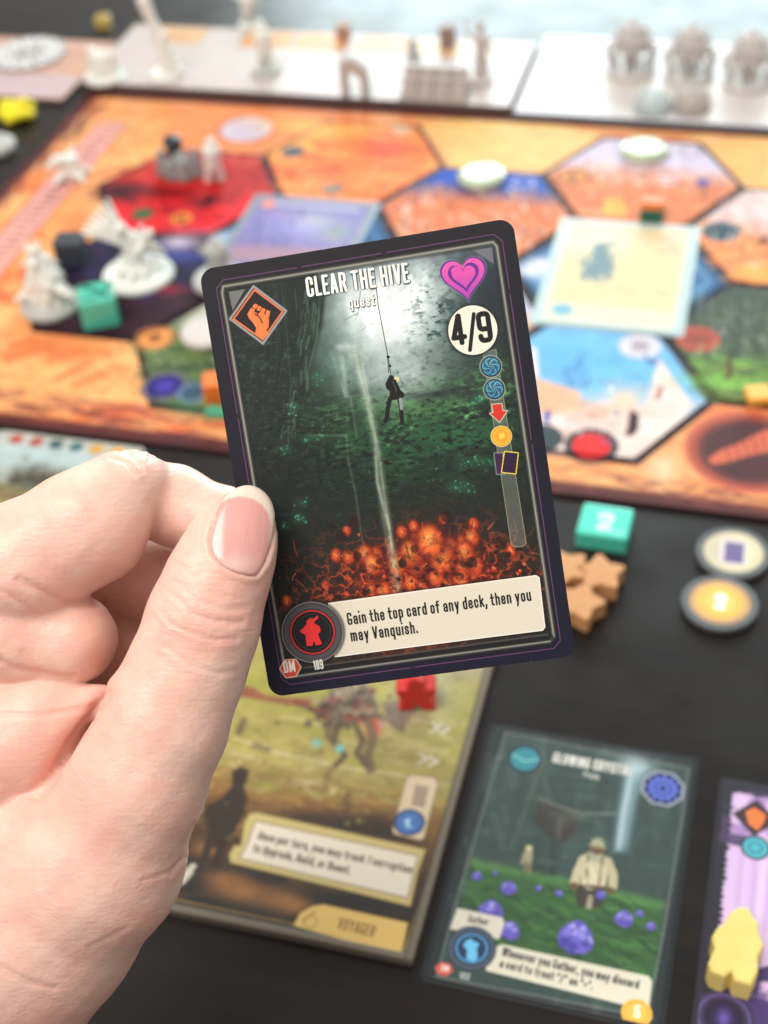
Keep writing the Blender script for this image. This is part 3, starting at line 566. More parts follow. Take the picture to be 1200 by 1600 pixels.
# ================================================================== the hand (one continuous skin, one nail)
HO = np.array([-45., 25., 272.])                       # origin of the hand in camera millimetres
def hp(px, py, z): return ((px-600)*z/FPX-HO[0], (py-800)*z/FPX-HO[1], z-HO[2])
def build_hand():
    h = .47; lo = np.array([-55., -45., -32.]); hi = np.array([44., 118., 52.])
    n = np.ceil((hi-lo)/h).astype(int)
    X, Y, Z = np.meshgrid(*[(lo[i]+np.arange(n[i])*h).astype(np.float32) for i in range(3)], indexing='ij')
    def chain(pts, k=3., kz=1.):
        f = None
        for (p, q) in zip(pts, pts[1:]):
            a, b = hp(*p[:3]), hp(*q[:3]); d = seg_field(X, Y, Z, a, b, p[3], q[3], kz); f = d if f is None else smin(f, d, k)
        return f
    # thumb: tip, nail bed, joint, first phalanx, base, heel of the hand, wrist, forearm
    th = chain([(384, 806, 270.0, 5.5), (362, 850, 269.2, 8.6), (340, 905, 268.2, 9.6), (316, 975, 267.5, 10.9), (290, 1050, 268.2, 11.3), (255, 1130, 268.5, 12.3), (212, 1225, 270, 13.6), (150, 1345, 276, 17.5), (62, 1440, 284, 20.5), (-70, 1590, 296, 23), (-260, 1790, 312, 25)], 3., .86)
    th = smin(th, chain([(-90, 1350, 292, 22), (40, 1300, 286, 17), (118, 1262, 280, 9)], 5.), 6.)
    th = smin(th, chain([(-140, 1620, 300, 24), (-30, 1470, 290, 22)], 3.), 9.)
    web = chain([(-190, 1100, 292, 19), (-20, 1135, 281.5, 12.), (70, 1118, 277.2, 7.2), (160, 1093, 277., 3.0)], 3.)
    web = smin(web, chain([(-60, 1230, 285, 17), (30, 1165, 279, 11.5)], 3.), 5.)
    body = smin(th, web, .7)
    f2 = chain([(-150, 1010, 290, 17), (10, 990, 279.5, 10.4), (112, 998, 280, 9.4)], 3.)        # fold of palm under the index finger
    body = smin(body, f2, 1.0)
    ix = chain([(-190, 1000, 286, 17), (-60, 905, 280, 13.2), (40, 880, 277.5, 12.2), (140, 820, 277.5, 11.5)], 3.)
    ix = smin(ix, chain([(140, 820, 277.5, 11.4), (192, 768, 280.5, 7.8), (214, 757, 282, 7.0)], 3.), 4.)
    md = chain([(206, 766, 284.5, 7.6), (270, 790, 287.8, 8.3), (350, 822, 286.5, 8.0), (430, 860, 285.6, 7.5), (500, 900, 285.2, 6.4)], 2.)
    ix = smin(ix, md, 1.4)
    body = smin(body, ix, 1.2)
    mf = chain([(20, 905, 302, 10), (150, 885, 301, 9.5), (250, 905, 299.5, 9.5), (310, 925, 297, 8.)], 3.)
    body = smin(body, mf, .8)
    rf = chain([(10, 1010, 304, 11), (140, 1010, 304, 10.5), (220, 1035, 303, 10), (262, 1075, 301, 8)], 3.)
    body = smin(body, rf, .8)
    lf = chain([(0, 1120, 306, 10), (120, 1120, 306, 10), (200, 1140, 303, 8.6)], 3.)
    body = smin(body, lf, .8)
    pm = chain([(-150, 1120, 300, 22), (-40, 1150, 300, 17), (20, 1230, 296, 15)], 4.)
    body = smin(body, pm, 3.)
    # flat pads where thumb and finger press on the card
    nrm = CR[:, 2]; cloc = cc-HO
    side = (X-cloc[0])*nrm[0]+(Y-cloc[1])*nrm[1]+(Z-cloc[2])*nrm[2]     # signed distance to the card plane
    slab = .12-np.abs(side)
    right = smin(1e9*np.ones(1, np.float32), (X-0), 0) if False else None
    ux = (X-cloc[0])*CR[0, 0]+(Y-cloc[1])*CR[1, 0]+(Z-cloc[2])*CR[2, 0]
    cut = np.minimum(slab+.06, ux+31.8)                                 # inside the card: remove flesh
    body = np.maximum(body, cut)
    body[0] = body[-1] = 1; body[:, 0] = 1; body[:, -1] = 1; body[:, :, 0] = 1; body[:, :, -1] = 1
    V, F = surface_nets(body, lo, h)
    return V, F
V, F = build_hand()
def to_px(V): z = V[:, 2]+HO[2]; return (V[:, 0]+HO[0])*FPX/z+600, (V[:, 1]+HO[1])*FPX/z+800
def vnormals(V, F):
    n = np.cross(V[F[:, 2]]-V[F[:, 0]], V[F[:, 3]]-V[F[:, 1]]); N = np.zeros_like(V)
    for i in range(4): np.add.at(N, F[:, i], n)
    return N/np.maximum(np.linalg.norm(N, axis=1), 1e-9)[:, None]
def smooth(V, F, it=2, lam=.5):
    for _ in range(it):
        S = np.zeros_like(V); c = np.zeros(len(V))
        for i in range(4):
            a, b = F[:, i], F[:, (i+1) % 4]; np.add.at(S, a, V[b]); np.add.at(S, b, V[a]); np.add.at(c, a, 1); np.add.at(c, b, 1)
        V = V+lam*(S/c[:, None]-V)
    return V
V = smooth(V, F, 5, .5); N = vnormals(V, F)
if (N[:, 2]*(V[:, 2] < np.median(V[:, 2]))).sum() > 0: F = F[:, ::-1].copy(); N = -N
NAIL = [(345, 786), (333, 815), (327, 845), (331, 866), (345, 882), (368, 894), (388, 899), (400, 898), (413, 880), (422, 855), (428, 825), (429, 800), (421, 778), (405, 763), (386, 758), (365, 765)]
def polyd(px, py, pts, closed=True):
    d = None; P = np.array(pts, float); n = len(P)
    for i in range(n if closed else n-1):
        a, b = P[i], P[(i+1) % n]; e = b-a; t = np.clip(((px-a[0])*e[0]+(py-a[1])*e[1])/(e@e), 0, 1)
        q = np.hypot(px-a[0]-t*e[0], py-a[1]-t*e[1]); d = q if d is None else np.minimum(d, q)
    return d
def inside(px, py, pts):
    ins = np.zeros(px.shape, bool); n = len(pts)
    for i in range(n):
        (xa, ya), (xb, yb) = pts[i], pts[(i+1) % n]
        if ya == yb: continue
        ins ^= ((ya > py) != (yb > py)) & (px < (xb-xa)*(py-ya)/(yb-ya)+xa)
    return ins
bvh0 = BVHTree.FromPolygons([tuple(v) for v in V], [tuple(f) for f in F])
# which vertices face the viewer and are not behind something else
px, py = to_px(V); front = N[:, 2] < .15
disp = np.zeros(len(V))
CREASES = [  # traced skin folds: points, half width px, depth mm
 ([(250, 955), (268, 975), (300, 990), (335, 1000), (370, 998)], 3.2, .16), ([(262, 925), (300, 958), (340, 972), (380, 972)], 3.6, .2), ([(270, 905), (310, 940), (350, 952), (388, 948)], 3., .10),
 ([(258, 1010), (300, 1040), (340, 1052), (370, 1048)], 3.5, .1), ([(290, 955), (318, 968), (348, 968)], 3, .1), ([(280, 880), (320, 925), (372, 935)], 3, .06),
 ([(172, 716), (196, 722), (212, 742)], 3, .14), ([(186, 703), (205, 712), (218, 728)], 3, .12), ([(222, 700), (218, 716), (222, 738)], 3, .14), ([(238, 704), (230, 722)], 3, .1), ([(200, 699), (202, 712)], 2.6, .1), ([(255, 712), (240, 716)], 3, .08),
 ([(30, 905), (90, 935), (125, 945), (158, 940)], 5, .2), ([(0, 922), (40, 945), (75, 975)], 4, .12), ([(0, 1032), (22, 1046), (60, 1052), (110, 1060)], 5, .22), ([(35, 1020), (52, 1044), (66, 1052)], 4, .1),
 ([(0, 1115), (60, 1118), (130, 1108), (165, 1095)], 3.5, .12), ([(166, 1086), (140, 1122), (112, 1158), (90, 1195), (72, 1226), (58, 1246)], 9, .6), ([(150, 1108), (120, 1150), (96, 1190)], 5, .25), ([(48, 1250), (62, 1236)], 3, .12),
 ([(265, 1368), (290, 1330), (306, 1290)], 3., .14), ([(222, 1376), (262, 1362), (290, 1340)], 3, .12), ([(0, 1510), (45, 1535), (85, 1545)], 4, .12), ([(140, 1480), (200, 1450)], 3, .06),
]
for pts, wd, dp in CREASES:
    d = polyd(px, py, pts, False); disp -= np.where(front, 1.7*dp*np.exp(-(d/wd)**2)-.6*dp*np.exp(-((d-2.6*wd)/(1.6*wd))**2), 0)
ni = inside(px, py, NAIL); nd = polyd(px, py, NAIL); zmax = V[:, 2]+HO[2] < 270.5
lowfold = np.clip((py-790)/30, 0, 1)
disp += np.where(front & zmax, np.where(ni, -.55*np.clip(nd/7, 0, 1), lowfold*(.42*np.exp(-((nd-5)/6.)**2)-.45*np.exp(-(nd/2.2)**2))), 0)
# soft uneven flesh
disp += .16*np.sin(V[:, 0]*.31+V[:, 1]*.17)*np.sin(V[:, 1]*.27-V[:, 2]*.2+1)+.05*np.sin(V[:, 0]*.9+2)*np.sin(V[:, 1]*.8+V[:, 2]*.5)
V = smooth(V+N*disp[:, None], F, 1, .45)
def paint_skin():
    """thumb-side print of the skin: r = redness, g = fine relief, sampled by the hand's own flat unwrap"""
    S = 5.; c = Canvas(100, 165, S, (.5, .5, .5)); rs = np.random.RandomState(4)
    def q(px_, py_): z = 268.; return ((px_-600)*z/FPX-HO[0]+55, (py_-800)*z/FPX-HO[1]+45)
    a = fbm(c.H, c.W, 90, 4, 41); b = fbm(c.H, c.W, 9, 3, 42)
    c.a[..., 0] = .5+(a-.5)*1.1+(b-.5)*.3+(fbm(c.H, c.W, 28, 3, 45)-.5)*.45
    g = (.5+(fbm(c.H, c.W, 4.5, 2, 43, 1.8, .55)-.5)*.35+(fbm(c.H, c.W, 3.2, 2, 44)-.5)*.3)
    c.a[..., 1] = g; c.a[..., 2] = 0
    def ln(p0, ang, L, wd, dk):
        x, y = q(*p0); dx, dy = math.cos(ang)*L, math.sin(ang)*L; bd = rs.normal()*L*.12
        pts = [(x-dx, y-dy), (x+bd*dy/L, y-bd*dx/L), (x+dx, y+dy)]
        P = np.array(pts)*S; r = c.win(P, 3)
        if r is None: return
        sl, X, Y = r; d = c.segd(X, Y, P, False); c.a[sl][..., 1] -= dk*np.exp(-(d/(wd*S))**2)
    def field(cx, cy, sx, sy, n, ang, sp, L, wd, dk):
        for _ in range(int(n*.8)): ln((rs.normal(cx, sx), rs.normal(cy, sy)), rs.normal(ang, sp), L*rs.uniform(.4, 1.3), wd, dk*rs.uniform(.4, 1))
    field(325, 965, 40, 34, 130, .18, .22, 3.0, .12, .22)      # thumb joint
    field(315, 1045, 40, 40, 70, .12, .3, 2.6, .11, .12)
    field(195, 1200, 55, 40, 150, 1.15, .35, 2.2, .12, .18); field(200, 1190, 55, 50, 90, .1, .4, 1.6, .12, .14)
    field(212, 712, 22, 10, 60, 1.45, .5, 1.4, .11, .3); field(80, 960, 60, 40, 90, .15, .3, 2.4, .12, .1); field(70, 1150, 60, 40, 110, .08, .2, 2.6, .12, .12)
    field(240, 1380, 70, 70, 150, -.5, .4, 3, .12, .12); field(100, 1450, 90, 70, 150, .2, .6, 2.6, .12, .1); field(300, 780, 30, 25, 40, 1.5, .2, 1.6, .1, .1)
    field(90, 850, 60, 50, 120, -.3, .5, 2.2, .11, .08)
    for pts, wd, dp in CREASES:
        P = np.array([q(*p) for p in pts])*S; r = c.win(P, 12)
        if r is None: continue
        sl, X, Y = r; d = c.segd(X, Y, P, False); wob = fbm(X.shape[0], X.shape[1], 9, 3, int(pts[0][0])+7); d = np.abs(d+(wob-.5)*5); c.a[sl][..., 1] -= min(.5, dp*2.2)*np.exp(-(d/1.1)**2); c.a[sl][..., 0] += min(.3, dp*1.2)*np.exp(-(d/2.4)**2)
    for (x, y, rx, ry, am) in ((200, 725, 60, 30, .16), (320, 975, 80, 50, .14), (150, 1100, 60, 30, .2), (60, 1220, 60, 40, .2), (180, 900, 60, 60, .12), (150, 1010, 60, 50, .18), (250, 830, 40, 40, .2), (190, 1260, 90, 60, .1), (120, 1450, 120, 40, -.12)):
        X0, Y0 = q(x, y); yy, xx = np.mgrid[0:c.H, 0:c.W]; c.a[..., 0] += am*np.exp(-((xx/S-X0)/(rx*.126))**2-((yy/S-Y0)/(ry*.126))**2)
    return c
skin_img = paint_skin().image('skin_relief'); skin_img.colorspace_settings.name = 'Non-Color'
ms = bpy.data.materials.new('skin'); ms.use_nodes = True; nt = ms.node_tree; Nn = nt.nodes; Lk = nt.links; b = Nn['Principled BSDF']
b.inputs['Roughness'].default_value = .42; b.inputs['Specular IOR Level'].default_value = .38
b.inputs['Subsurface Weight'].default_value = .45; b.inputs['Subsurface Radius'].default_value = (1., .32, .18); b.inputs['Subsurface Scale'].default_value = .0016
ti = Nn.new('ShaderNodeTexImage'); ti.image = skin_img; ti.extension = 'EXTEND'; tc = Nn.new('ShaderNodeTexCoord'); Lk.new(tc.outputs['UV'], ti.inputs['Vector'])
sp = Nn.new('ShaderNodeSeparateColor'); Lk.new(ti.outputs['Color'], sp.inputs[0])
rp = Nn.new('ShaderNodeValToRGB'); rp.color_ramp.elements[0].position = .3; rp.color_ramp.elements[1].position = .72
rp.color_ramp.elements[0].color = (.79, .53, .44, 1); rp.color_ramp.elements[1].color = (.77, .44, .36, 1); Lk.new(sp.outputs[0], rp.inputs['Fac'])
Lk.new(rp.outputs['Color'], b.inputs['Base Color'])
nz = Nn.new('ShaderNodeTexVoronoi'); nz.inputs['Scale'].default_value = 1500; Lk.new(tc.outputs['Object'], nz.inputs['Vector'])
mx = Nn.new('ShaderNodeMath'); mx.operation = 'MULTIPLY_ADD'; mx.inputs[1].default_value = .12; Lk.new(nz.outputs['Distance'], mx.inputs[0]); Lk.new(sp.outputs[1], mx.inputs[2])
bp = Nn.new('ShaderNodeBump'); bp.inputs['Strength'].default_value = .33; bp.inputs['Distance'].default_value = .0005; Lk.new(mx.outputs[0], bp.inputs['Height']); Lk.new(bp.outputs[0], b.inputs['Normal'])
hme = mesh_from('hand', V/1000, F); uvl = hme.uv_layers.new(name='UVMap')
li = np.zeros(len(hme.loops), np.int32); hme.loops.foreach_get('vertex_index', li)
hv = np.zeros(len(hme.vertices)*3, np.float32); hme.vertices.foreach_get('co', hv); hv = hv.reshape(-1, 3)*1000
uv = np.stack([(hv[li, 0]+55)/100, 1-(hv[li, 1]+45)/165], 1).astype(np.float32); uvl.data.foreach_set('uv', uv.ravel())
person = empty('person'); person.matrix_world = frame_matrix(cam_mm(HO))
tag(person, 'bare light-skinned left hand pinching the quest card between thumb and bent index finger', 'person')
ho = link('hand', hme, ms, person, smooth=True)
# thumbnail: a curved plate fitted over the fingertip
bvh = BVHTree.FromPolygons([tuple(v) for v in V], [tuple(f) for f in F])
C0 = np.array([383., 830.]); axis = np.array([.16, -.987]); perp = np.array([.987, .16])
Q = []; 
for (x, y) in [(x, y) for x in range(332, 424, 4) for y in range(790, 892, 5)]:
    if not inside(np.array([x*1.]), np.array([y*1.]), NAIL)[0]: continue
    o = Vector(-HO); d = Vector(((x-600)/FPX, (y-800)/FPX, 1)).normalized(); r = bvh.ray_cast(o, d)
    if r[0] is not None:
        s = ((x-C0[0])*perp[0]+(y-C0[1])*perp[1])/50; t = ((x-C0[0])*axis[0]+(y-C0[1])*axis[1])/50
        Q.append((s, t, r[0].z+HO[2]))
Q = np.array(Q); B_ = np.stack([np.ones(len(Q)), Q[:, 0], Q[:, 1], Q[:, 0]**2, Q[:, 1]**2, Q[:, 0]*Q[:, 1]], 1); cf = np.linalg.lstsq(B_, Q[:, 2], rcond=None)[0]
print('nail fit', cf)
def nail_z(x, y):
    s = ((x-C0[0])*perp[0]+(y-C0[1])*perp[1])/50; t = ((x-C0[0])*axis[0]+(y-C0[1])*axis[1])/50
    return cf[0]+cf[1]*s+cf[2]*t+(cf[3]*1.)*s*s+min(cf[4], .5)*t*t+cf[5]*s*t
bm = bmesh.new(); P = np.array(NAIL, float); P2 = []
for i in range(len(P)):                                  # Catmull-Rom outline
    a, b_, c_2, d_ = P[i-1], P[i], P[(i+1) % len(P)], P[(i+2) % len(P)]
    for t in (0, .25, .5, .75): P2.append(.5*((2*b_)+(-a+c_2)*t+(2*a-5*b_+4*c_2-d_)*t*t+(-a+3*b_-3*c_2+d_)*t**3))
P2 = np.array(P2); cen = P2.mean(0); rings = []
K = 14
for k in range(1, K+1):
    g = k/K; ring = []
    for p in P2:
        x, y = cen+(p-cen)*g; e = max(0, (g-.86)/.14); z = nail_z(x, y)-.42+.28*e*e
        ring.append(bm.verts.new(np.array(hp(x, y, z))/1000))
    rings.append(ring)
c0 = bm.verts.new(np.array(hp(cen[0], cen[1], nail_z(*cen)-.42))/1000); nP = len(P2)
for i in range(nP): bm.faces.new((c0, rings[0][i], rings[0][(i+1) % nP]))
for a, b_ in zip(rings, rings[1:]):
    for i in range(nP): bm.faces.new((a[i], b_[i], b_[(i+1) % nP], a[(i+1) % nP]))
bot = []
for p in P2: x, y = p; bot.append(bm.verts.new(np.array(hp(cen[0]+(x-cen[0])*.995, cen[1]+(y-cen[1])*.995, nail_z(x, y)+.28))/1000))
for i in range(nP): bm.faces.new((rings[-1][i], bot[i], bot[(i+1) % nP], rings[-1][(i+1) % nP]))
bmesh.ops.recalc_face_normals(bm, faces=bm.faces[:])
nx0, ny0 = hp(320, 750, 268)[:2]; nx1, ny1 = hp(435, 905, 268)[:2]
lay = bm.loops.layers.uv.new('UVMap')
for f in bm.faces:
    for l in f.loops: l[lay].uv = ((l.vert.co.x*1000-nx0)/(nx1-nx0), 1-(l.vert.co.y*1000-ny0)/(ny1-ny0))
nme = bpy.data.meshes.new('thumbnail'); bm.to_mesh(nme); bm.free()
def nail_canvas():
    W_, H_ = nx1-nx0, ny1-ny0
    c = Canvas(W_, H_, 24, C8(218, 156, 150), lambda p: ((p[0]-320)/115*W_, (p[1]-750)/155*H_))
    c.glow((382, 820), 4.5, 6, C8(228, 170, 162), .7); c.glow((370, 880), 4.6, 2.2, C8(240, 206, 196), .7)
    c.glow((350, 850), 2.2, 5, C8(214, 150, 144), .5); c.glow((405, 800), 3, 4, C8(226, 160, 154), .4)
    fe = [(330, 800), (345, 787), (360, 779), (378, 776), (396, 780), (410, 789), (420, 803), (424, 822), (422, 850), (440, 850), (440, 740), (330, 740)]
    c.fill(fe, C8(234, 222, 204), .9, soft=.6); c.line(fe[1:9], .25, C8(226, 178, 168), .5, soft=.3)
    n = fbm(c.H, c.W, 10, 2, 8, .5, 12); c.a *= (1+(n[..., None]-.5)*.05); return c
mn = mat('thumbnail', rough=.2, image=nail_canvas().image('thumbnail_tint'), spec=.5, coat=.3, sss=.25)
no = link('thumbnail', nme, mn, person, smooth=True)
no['label'] = 'pink thumbnail with a short pale free edge'

# ================================================================== the table
mt = bpy.data.materials.new('dark_stained_wood'); mt.use_nodes = True; nt = mt.node_tree; Nn = nt.nodes; Lk = nt.links; b = Nn['Principled BSDF']
tc = Nn.new('ShaderNodeTexCoord'); mp = Nn.new('ShaderNodeMapping'); mp.inputs['Scale'].default_value = (3, 22, 3); mp.inputs['Rotation'].default_value = (0, 0, 1.2); Lk.new(tc.outputs['Object'], mp.inputs['Vector'])
nz = Nn.new('ShaderNodeTexNoise'); nz.inputs['Scale'].default_value = 6; nz.inputs['Detail'].default_value = 6; Lk.new(mp.outputs[0], nz.inputs['Vector'])
rp = Nn.new('ShaderNodeValToRGB'); rp.color_ramp.elements[0].position = .35; rp.color_ramp.elements[1].position = .75
rp.color_ramp.elements[0].color = (.006, .0045, .004, 1); rp.color_ramp.elements[1].color = (.013, .007, .005, 1); Lk.new(nz.outputs['Fac'], rp.inputs['Fac']); Lk.new(rp.outputs['Color'], b.inputs['Base Color'])
b.inputs['Roughness'].default_value = .30; b.inputs['Specular IOR Level'].default_value = .37
n2 = Nn.new('ShaderNodeTexNoise'); n2.inputs['Scale'].default_value = 35; n2.inputs['Detail'].default_value = 4; Lk.new(tc.outputs['Object'], n2.inputs['Vector'])
r2 = Nn.new('ShaderNodeMapRange'); r2.inputs['To Min'].default_value = .2; r2.inputs['To Max'].default_value = .46; Lk.new(n2.outputs['Fac'], r2.inputs['Value']); Lk.new(r2.outputs[0], b.inputs['Roughness'])
bp = Nn.new('ShaderNodeBump'); bp.inputs['Strength'].default_value = .07; bp.inputs['Distance'].default_value = .0004; Lk.new(nz.outputs['Fac'], bp.inputs['Height']); Lk.new(bp.outputs[0], b.inputs['Normal'])
tb = link('table_top', prism('table_top', rrect(1900, 1500, 20, 6), -30, 0, 2.), mt, loc=(0, .05, TABLE/1000)); tag(tb, kind='structure')

# ================================================================== the game board
BX0, BX1, BY0, BY1 = -328., 190., -152., 148.
S_ = 50.18; R3 = math.sqrt(3)
def hexc(i, j): return (S_*1.5*i, S_*R3*(j+.5*(i % 2)))
def paint_board():
    c = Canvas(BX1-BX0, BY1-BY0, 3.4, C8(236, 168, 108), lambda p: (T(*p)[0]-BX0, BY1-T(*p)[1])); W_, H_ = c.w, c.h
    U = lambda u, v: (u-BX0, BY1-v)
    n1 = fbm(c.H, c.W, 150, 5, 50); n2 = fbm(c.H, c.W, 60, 5, 51, 1.6, .8)
    def put(col, al): c.a += (np.array(col, np.float32)-c.a)*np.clip(al, 0, 1)[..., None].astype(np.float32)
    put(C8(246, 196, 132), (n1-.45)*4); put(C8(226, 120, 72), (n2-.56)*4*.8); put(C8(206, 104, 70), np.clip(n1*.5+n2*.5-.6, 0, 1)*6)
    c.strokes([(0, 420), (60, 330), (160, 480), (200, 560), (220, 640), (0, 620)], [C8(236, 128, 74), C8(246, 186, 118), C8(224, 140, 90)], 90, 14, 2.5, .5, .5, .5, 1)
    for q in ([(90, 590), (140, 565)], [(120, 600), (160, 585)], [(20, 540), (55, 530)], [(10, 560), (60, 545)]): c.line(q, 4, C8(238, 124, 74), .7, soft=4)
    c.strokes([(870, 750), (1010, 720), (1200, 620), (1200, 790)], [C8(240, 170, 110), C8(250, 200, 140), C8(226, 140, 96)], 60, 12, 2, .1, .3, .5, 2)
    c.strokes([(150, 160), (400, 170), (400, 200), (250, 235), (160, 280)], [C8(250, 196, 110), C8(236, 110, 60), C8(240, 160, 90)], 80, 14, 2.5, .2, .4, .5, 3)
    # top row lands cut by the board's edge
    for k, (i, j) in enumerate(((-3, 1), (-1, 1), (1, 1), (3, 1))):
        cx, cy = hexc(i, j); P = [U(cx+S_*.96*math.cos(math.radians(60*q)), min(cy+S_*.96*math.sin(math.radians(60*q)), BY1-5)) for q in range(6)]
        c.fill(P, [C8(238, 150, 90), C8(246, 206, 130), C8(246, 196, 120), C8(240, 190, 120)][k], soft=.6, raw=True)
    c.strokes([(660, 190), (850, 205), (900, 215), (840, 265), (690, 250), (660, 215)], [C8(240, 220, 140), C8(236, 160, 96), C8(214, 200, 130), C8(250, 190, 120), C8(200, 190, 140)], 120, 9, 1.8, .1, .3, .6, 5)
    c.strokes([(1130, 225), (1200, 230), (1200, 300), (1160, 290)], [C8(250, 206, 110), C8(240, 180, 90)], 40, 9, 1.8, .1, .3, .6, 6)
    c.strokes([(430, 165), (640, 178), (660, 200), (530, 180), (430, 230)], [C8(240, 130, 76), C8(250, 170, 90)], 50, 9, 1.8, .1, .3, .6, 7)
    c.disc((385, 200), 17.5, C8(176, 92, 70), .6, soft=2); c.disc((385, 200), 14.5, C8(206, 202, 216), soft=1.2); c.disc((385, 200), 9, C8(196, 190, 214), .7, soft=3)
    # dark channels between the lands
    for (i, j) in [(0, 0), (0, 1), (0, -1), (-1, 0), (-1, -1), (-2, 0), (-2, 1), (-2, -1), (-3, 0), (-3, -1), (1, 0), (1, -1), (2, 0), (2, 1), (2, -1)]:
        cx, cy = hexc(i, j); c.fill([U(cx+S_*1.02*math.cos(math.radians(60*q)), cy+S_*1.02*math.sin(math.radians(60*q))) for q in range(6)], C8(46, 26, 30), soft=1., raw=True)
    # stone rim all round
    rim = C8(96, 50, 48)
    for (a, b_) in (((0, 0), (W_, 0)), ((W_, 0), (W_, H_)), ((W_, H_), (0, H_)), ((0, H_), (0, 0))): c.line([a, b_], 13, rim, soft=4., raw=True)
    c.strokes([(0, 600), (400, 660), (1200, 770), (1200, 808), (870, 765), (0, 655)], [C8(70, 36, 42), C8(150, 84, 66), C8(110, 60, 60), C8(190, 110, 80), C8(90, 60, 80)], 170, 16, 1.6, .05, .08, .55, 8)
    c.strokes([(0, 290), (150, 140), (175, 155), (0, 330)], [C8(90, 60, 70), C8(140, 84, 72), C8(60, 40, 56)], 70, 14, 2, 1.55, .1, .6, 9)
    # banner strip down the left side with tiny marks
    u0 = -298; c.fill([U(u0-9, 112), U(u0+9, 112), U(u0+9, -60), U(u0-9, -60)], C8(226, 178, 168), soft=1, raw=True); c.line([U(u0-9, 112), U(u0+9, 112), U(u0+9, -60), U(u0-9, -60)], 1.2, C8(190, 96, 72), .8, closed=True, soft=1, raw=True)
    rr = random.Random(3)
    for k in range(26): v = 106-k*6.2; c.line([U(u0-3+rr.uniform(-1, 1), v), U(u0+4, v+rr.uniform(-1.5, 1.5))], 1.4, C8(130, 60, 62), .75, soft=1, raw=True)
    def H(i, j, k=1.0): cx, cy = hexc(i, j); return [U(cx+S_*.945*k*math.cos(math.radians(60*q)), cy+S_*.945*k*math.sin(math.radians(60*q))) for q in range(6)]
    def land(i, j, top, bot, seed, mid=.5):
        P = H(i, j); y0, y1 = min(p[1] for p in P), max(p[1] for p in P)
        def f(s, sl):
            t = np.linspace(sl[0].start, sl[0].stop, sl[0].stop-sl[0].start)/s.pp; k = np.clip(((t-y0)/(y1-y0)-mid)*4+.5, 0, 1)[:, None, None]; return np.array(top)*(1-k)+np.array(bot)*k+np.zeros((1, sl[1].stop-sl[1].start, 1))
        c.fill(P, f, soft=.5, raw=True)
    def pip(p, col, r=7.5, ring=C8(60, 50, 50), inner=None):
        c.disc(p, r, ring, .8, soft=.8); c.disc(p, r*.72, col, soft=.8)
        if inner: c.disc(p, r*.35, inner, .8, soft=1)
    # A: red and orange desert sky
    land(-2, 1, C8(248, 186, 92), C8(246, 146, 78), 0)
    A_ = [(440, 240), (540, 185), (640, 190), (680, 250), (590, 312), (440, 298)]
    c.strokes(A_, [C8(238, 92, 44), C8(250, 180, 96), C8(232, 76, 40), C8(246, 140, 70)], 170, 17, 3.2, .12, .25, .6, 10); c.glow((600, 232), 24, 16, C8(238, 84, 44), .8); c.glow((480, 290), 16, 10, C8(250, 176, 110), .7); c.glow((480, 195), 30, 8, C8(252, 196, 100), .7)
    c.strokes([(480, 240), (560, 225), (540, 265), (480, 275)], [C8(120, 30, 26)], 16, 8, 1., .3, .4, .7, 11)
    pip((458, 237), C8(84, 96, 108), 6.5, C8(70, 84, 98)); pip((520, 295), C8(140, 146, 140), 5.5, C8(110, 120, 120)); c.disc((628, 203), 5.5, C8(210, 196, 170), .8)
    # B: lavender sky over orange town
    land(0, 1, C8(214, 212, 236), C8(226, 140, 88), 1, .42)
    c.strokes([(870, 275), (1130, 285), (1085, 345), (900, 340)], [C8(232, 150, 96), C8(206, 110, 66), C8(244, 190, 140), C8(180, 90, 60)], 120, 12, 2, .1, .3, .6, 12)
    c.strokes([(920, 250), (1110, 265), (1080, 300), (900, 280)], [C8(246, 214, 190), C8(240, 226, 226), C8(214, 150, 120)], 60, 9, 2.5, 1.4, .4, .6, 13)
    pip((895, 276), C8(232, 164, 80), 9, C8(150, 84, 56), C8(110, 60, 50)); c.disc((1080, 238), 5, C8(120, 110, 120), .8, ring=1.2); c.disc((1098, 285), 3.5, C8(60, 74, 170), soft=1); pip((1042, 282), C8(240, 236, 240), 5, C8(220, 190, 190))
    c.fill([(945, 310), (982, 313), (980, 336), (940, 334)], C8(246, 190, 90), soft=1)
    # C: blue above an orange cliff and snow
    land(-1, 0, C8(30, 84, 200), C8(222, 130, 80), 2, .26)
    c.strokes([(600, 320), (690, 290), (880, 300), (880, 345), (800, 400), (640, 400)], [C8(226, 130, 70), C8(170, 84, 56), C8(244, 176, 120), C8(240, 226, 214)], 140, 12, 2, 1.3, .3, .6, 14)
    c.strokes([(610, 335), (720, 350), (860, 352), (840, 385), (640, 395)], [C8(240, 226, 216), C8(120, 84, 76), C8(224, 196, 180)], 90, 8, 2, 1.2, .5, .7, 15)
    c.disc((818, 285), 5, C8(206, 214, 236), ring=1.3)
    c.line([(583, 330), (688, 262), (700, 262)], 1.4, C8(120, 150, 200), .8, soft=.8); c.line([(600, 335), (720, 275)], 1.2, C8(90, 110, 180), .5, soft=1)
    # E: blue sea hex under the cream card
    land(0, 0, C8(62, 112, 160), C8(66, 126, 178), 3); c.line(H(0, 0, .86), 1.2, C8(130, 190, 226), .9, closed=True, soft=1, raw=True); c.line(H(0, 0, .98), 2.2, C8(30, 66, 110), .7, closed=True, soft=2, raw=True)
    c.glow((838, 420), 9, 8, C8(226, 232, 244), .95); c.glow((826, 425), 7, 3, C8(226, 232, 244), .9); c.glow((850, 412), 6, 4, C8(240, 240, 250), .9); c.line([(1090, 350), (1130, 440), (1050, 520)], 4, C8(50, 96, 140), .5, soft=3)
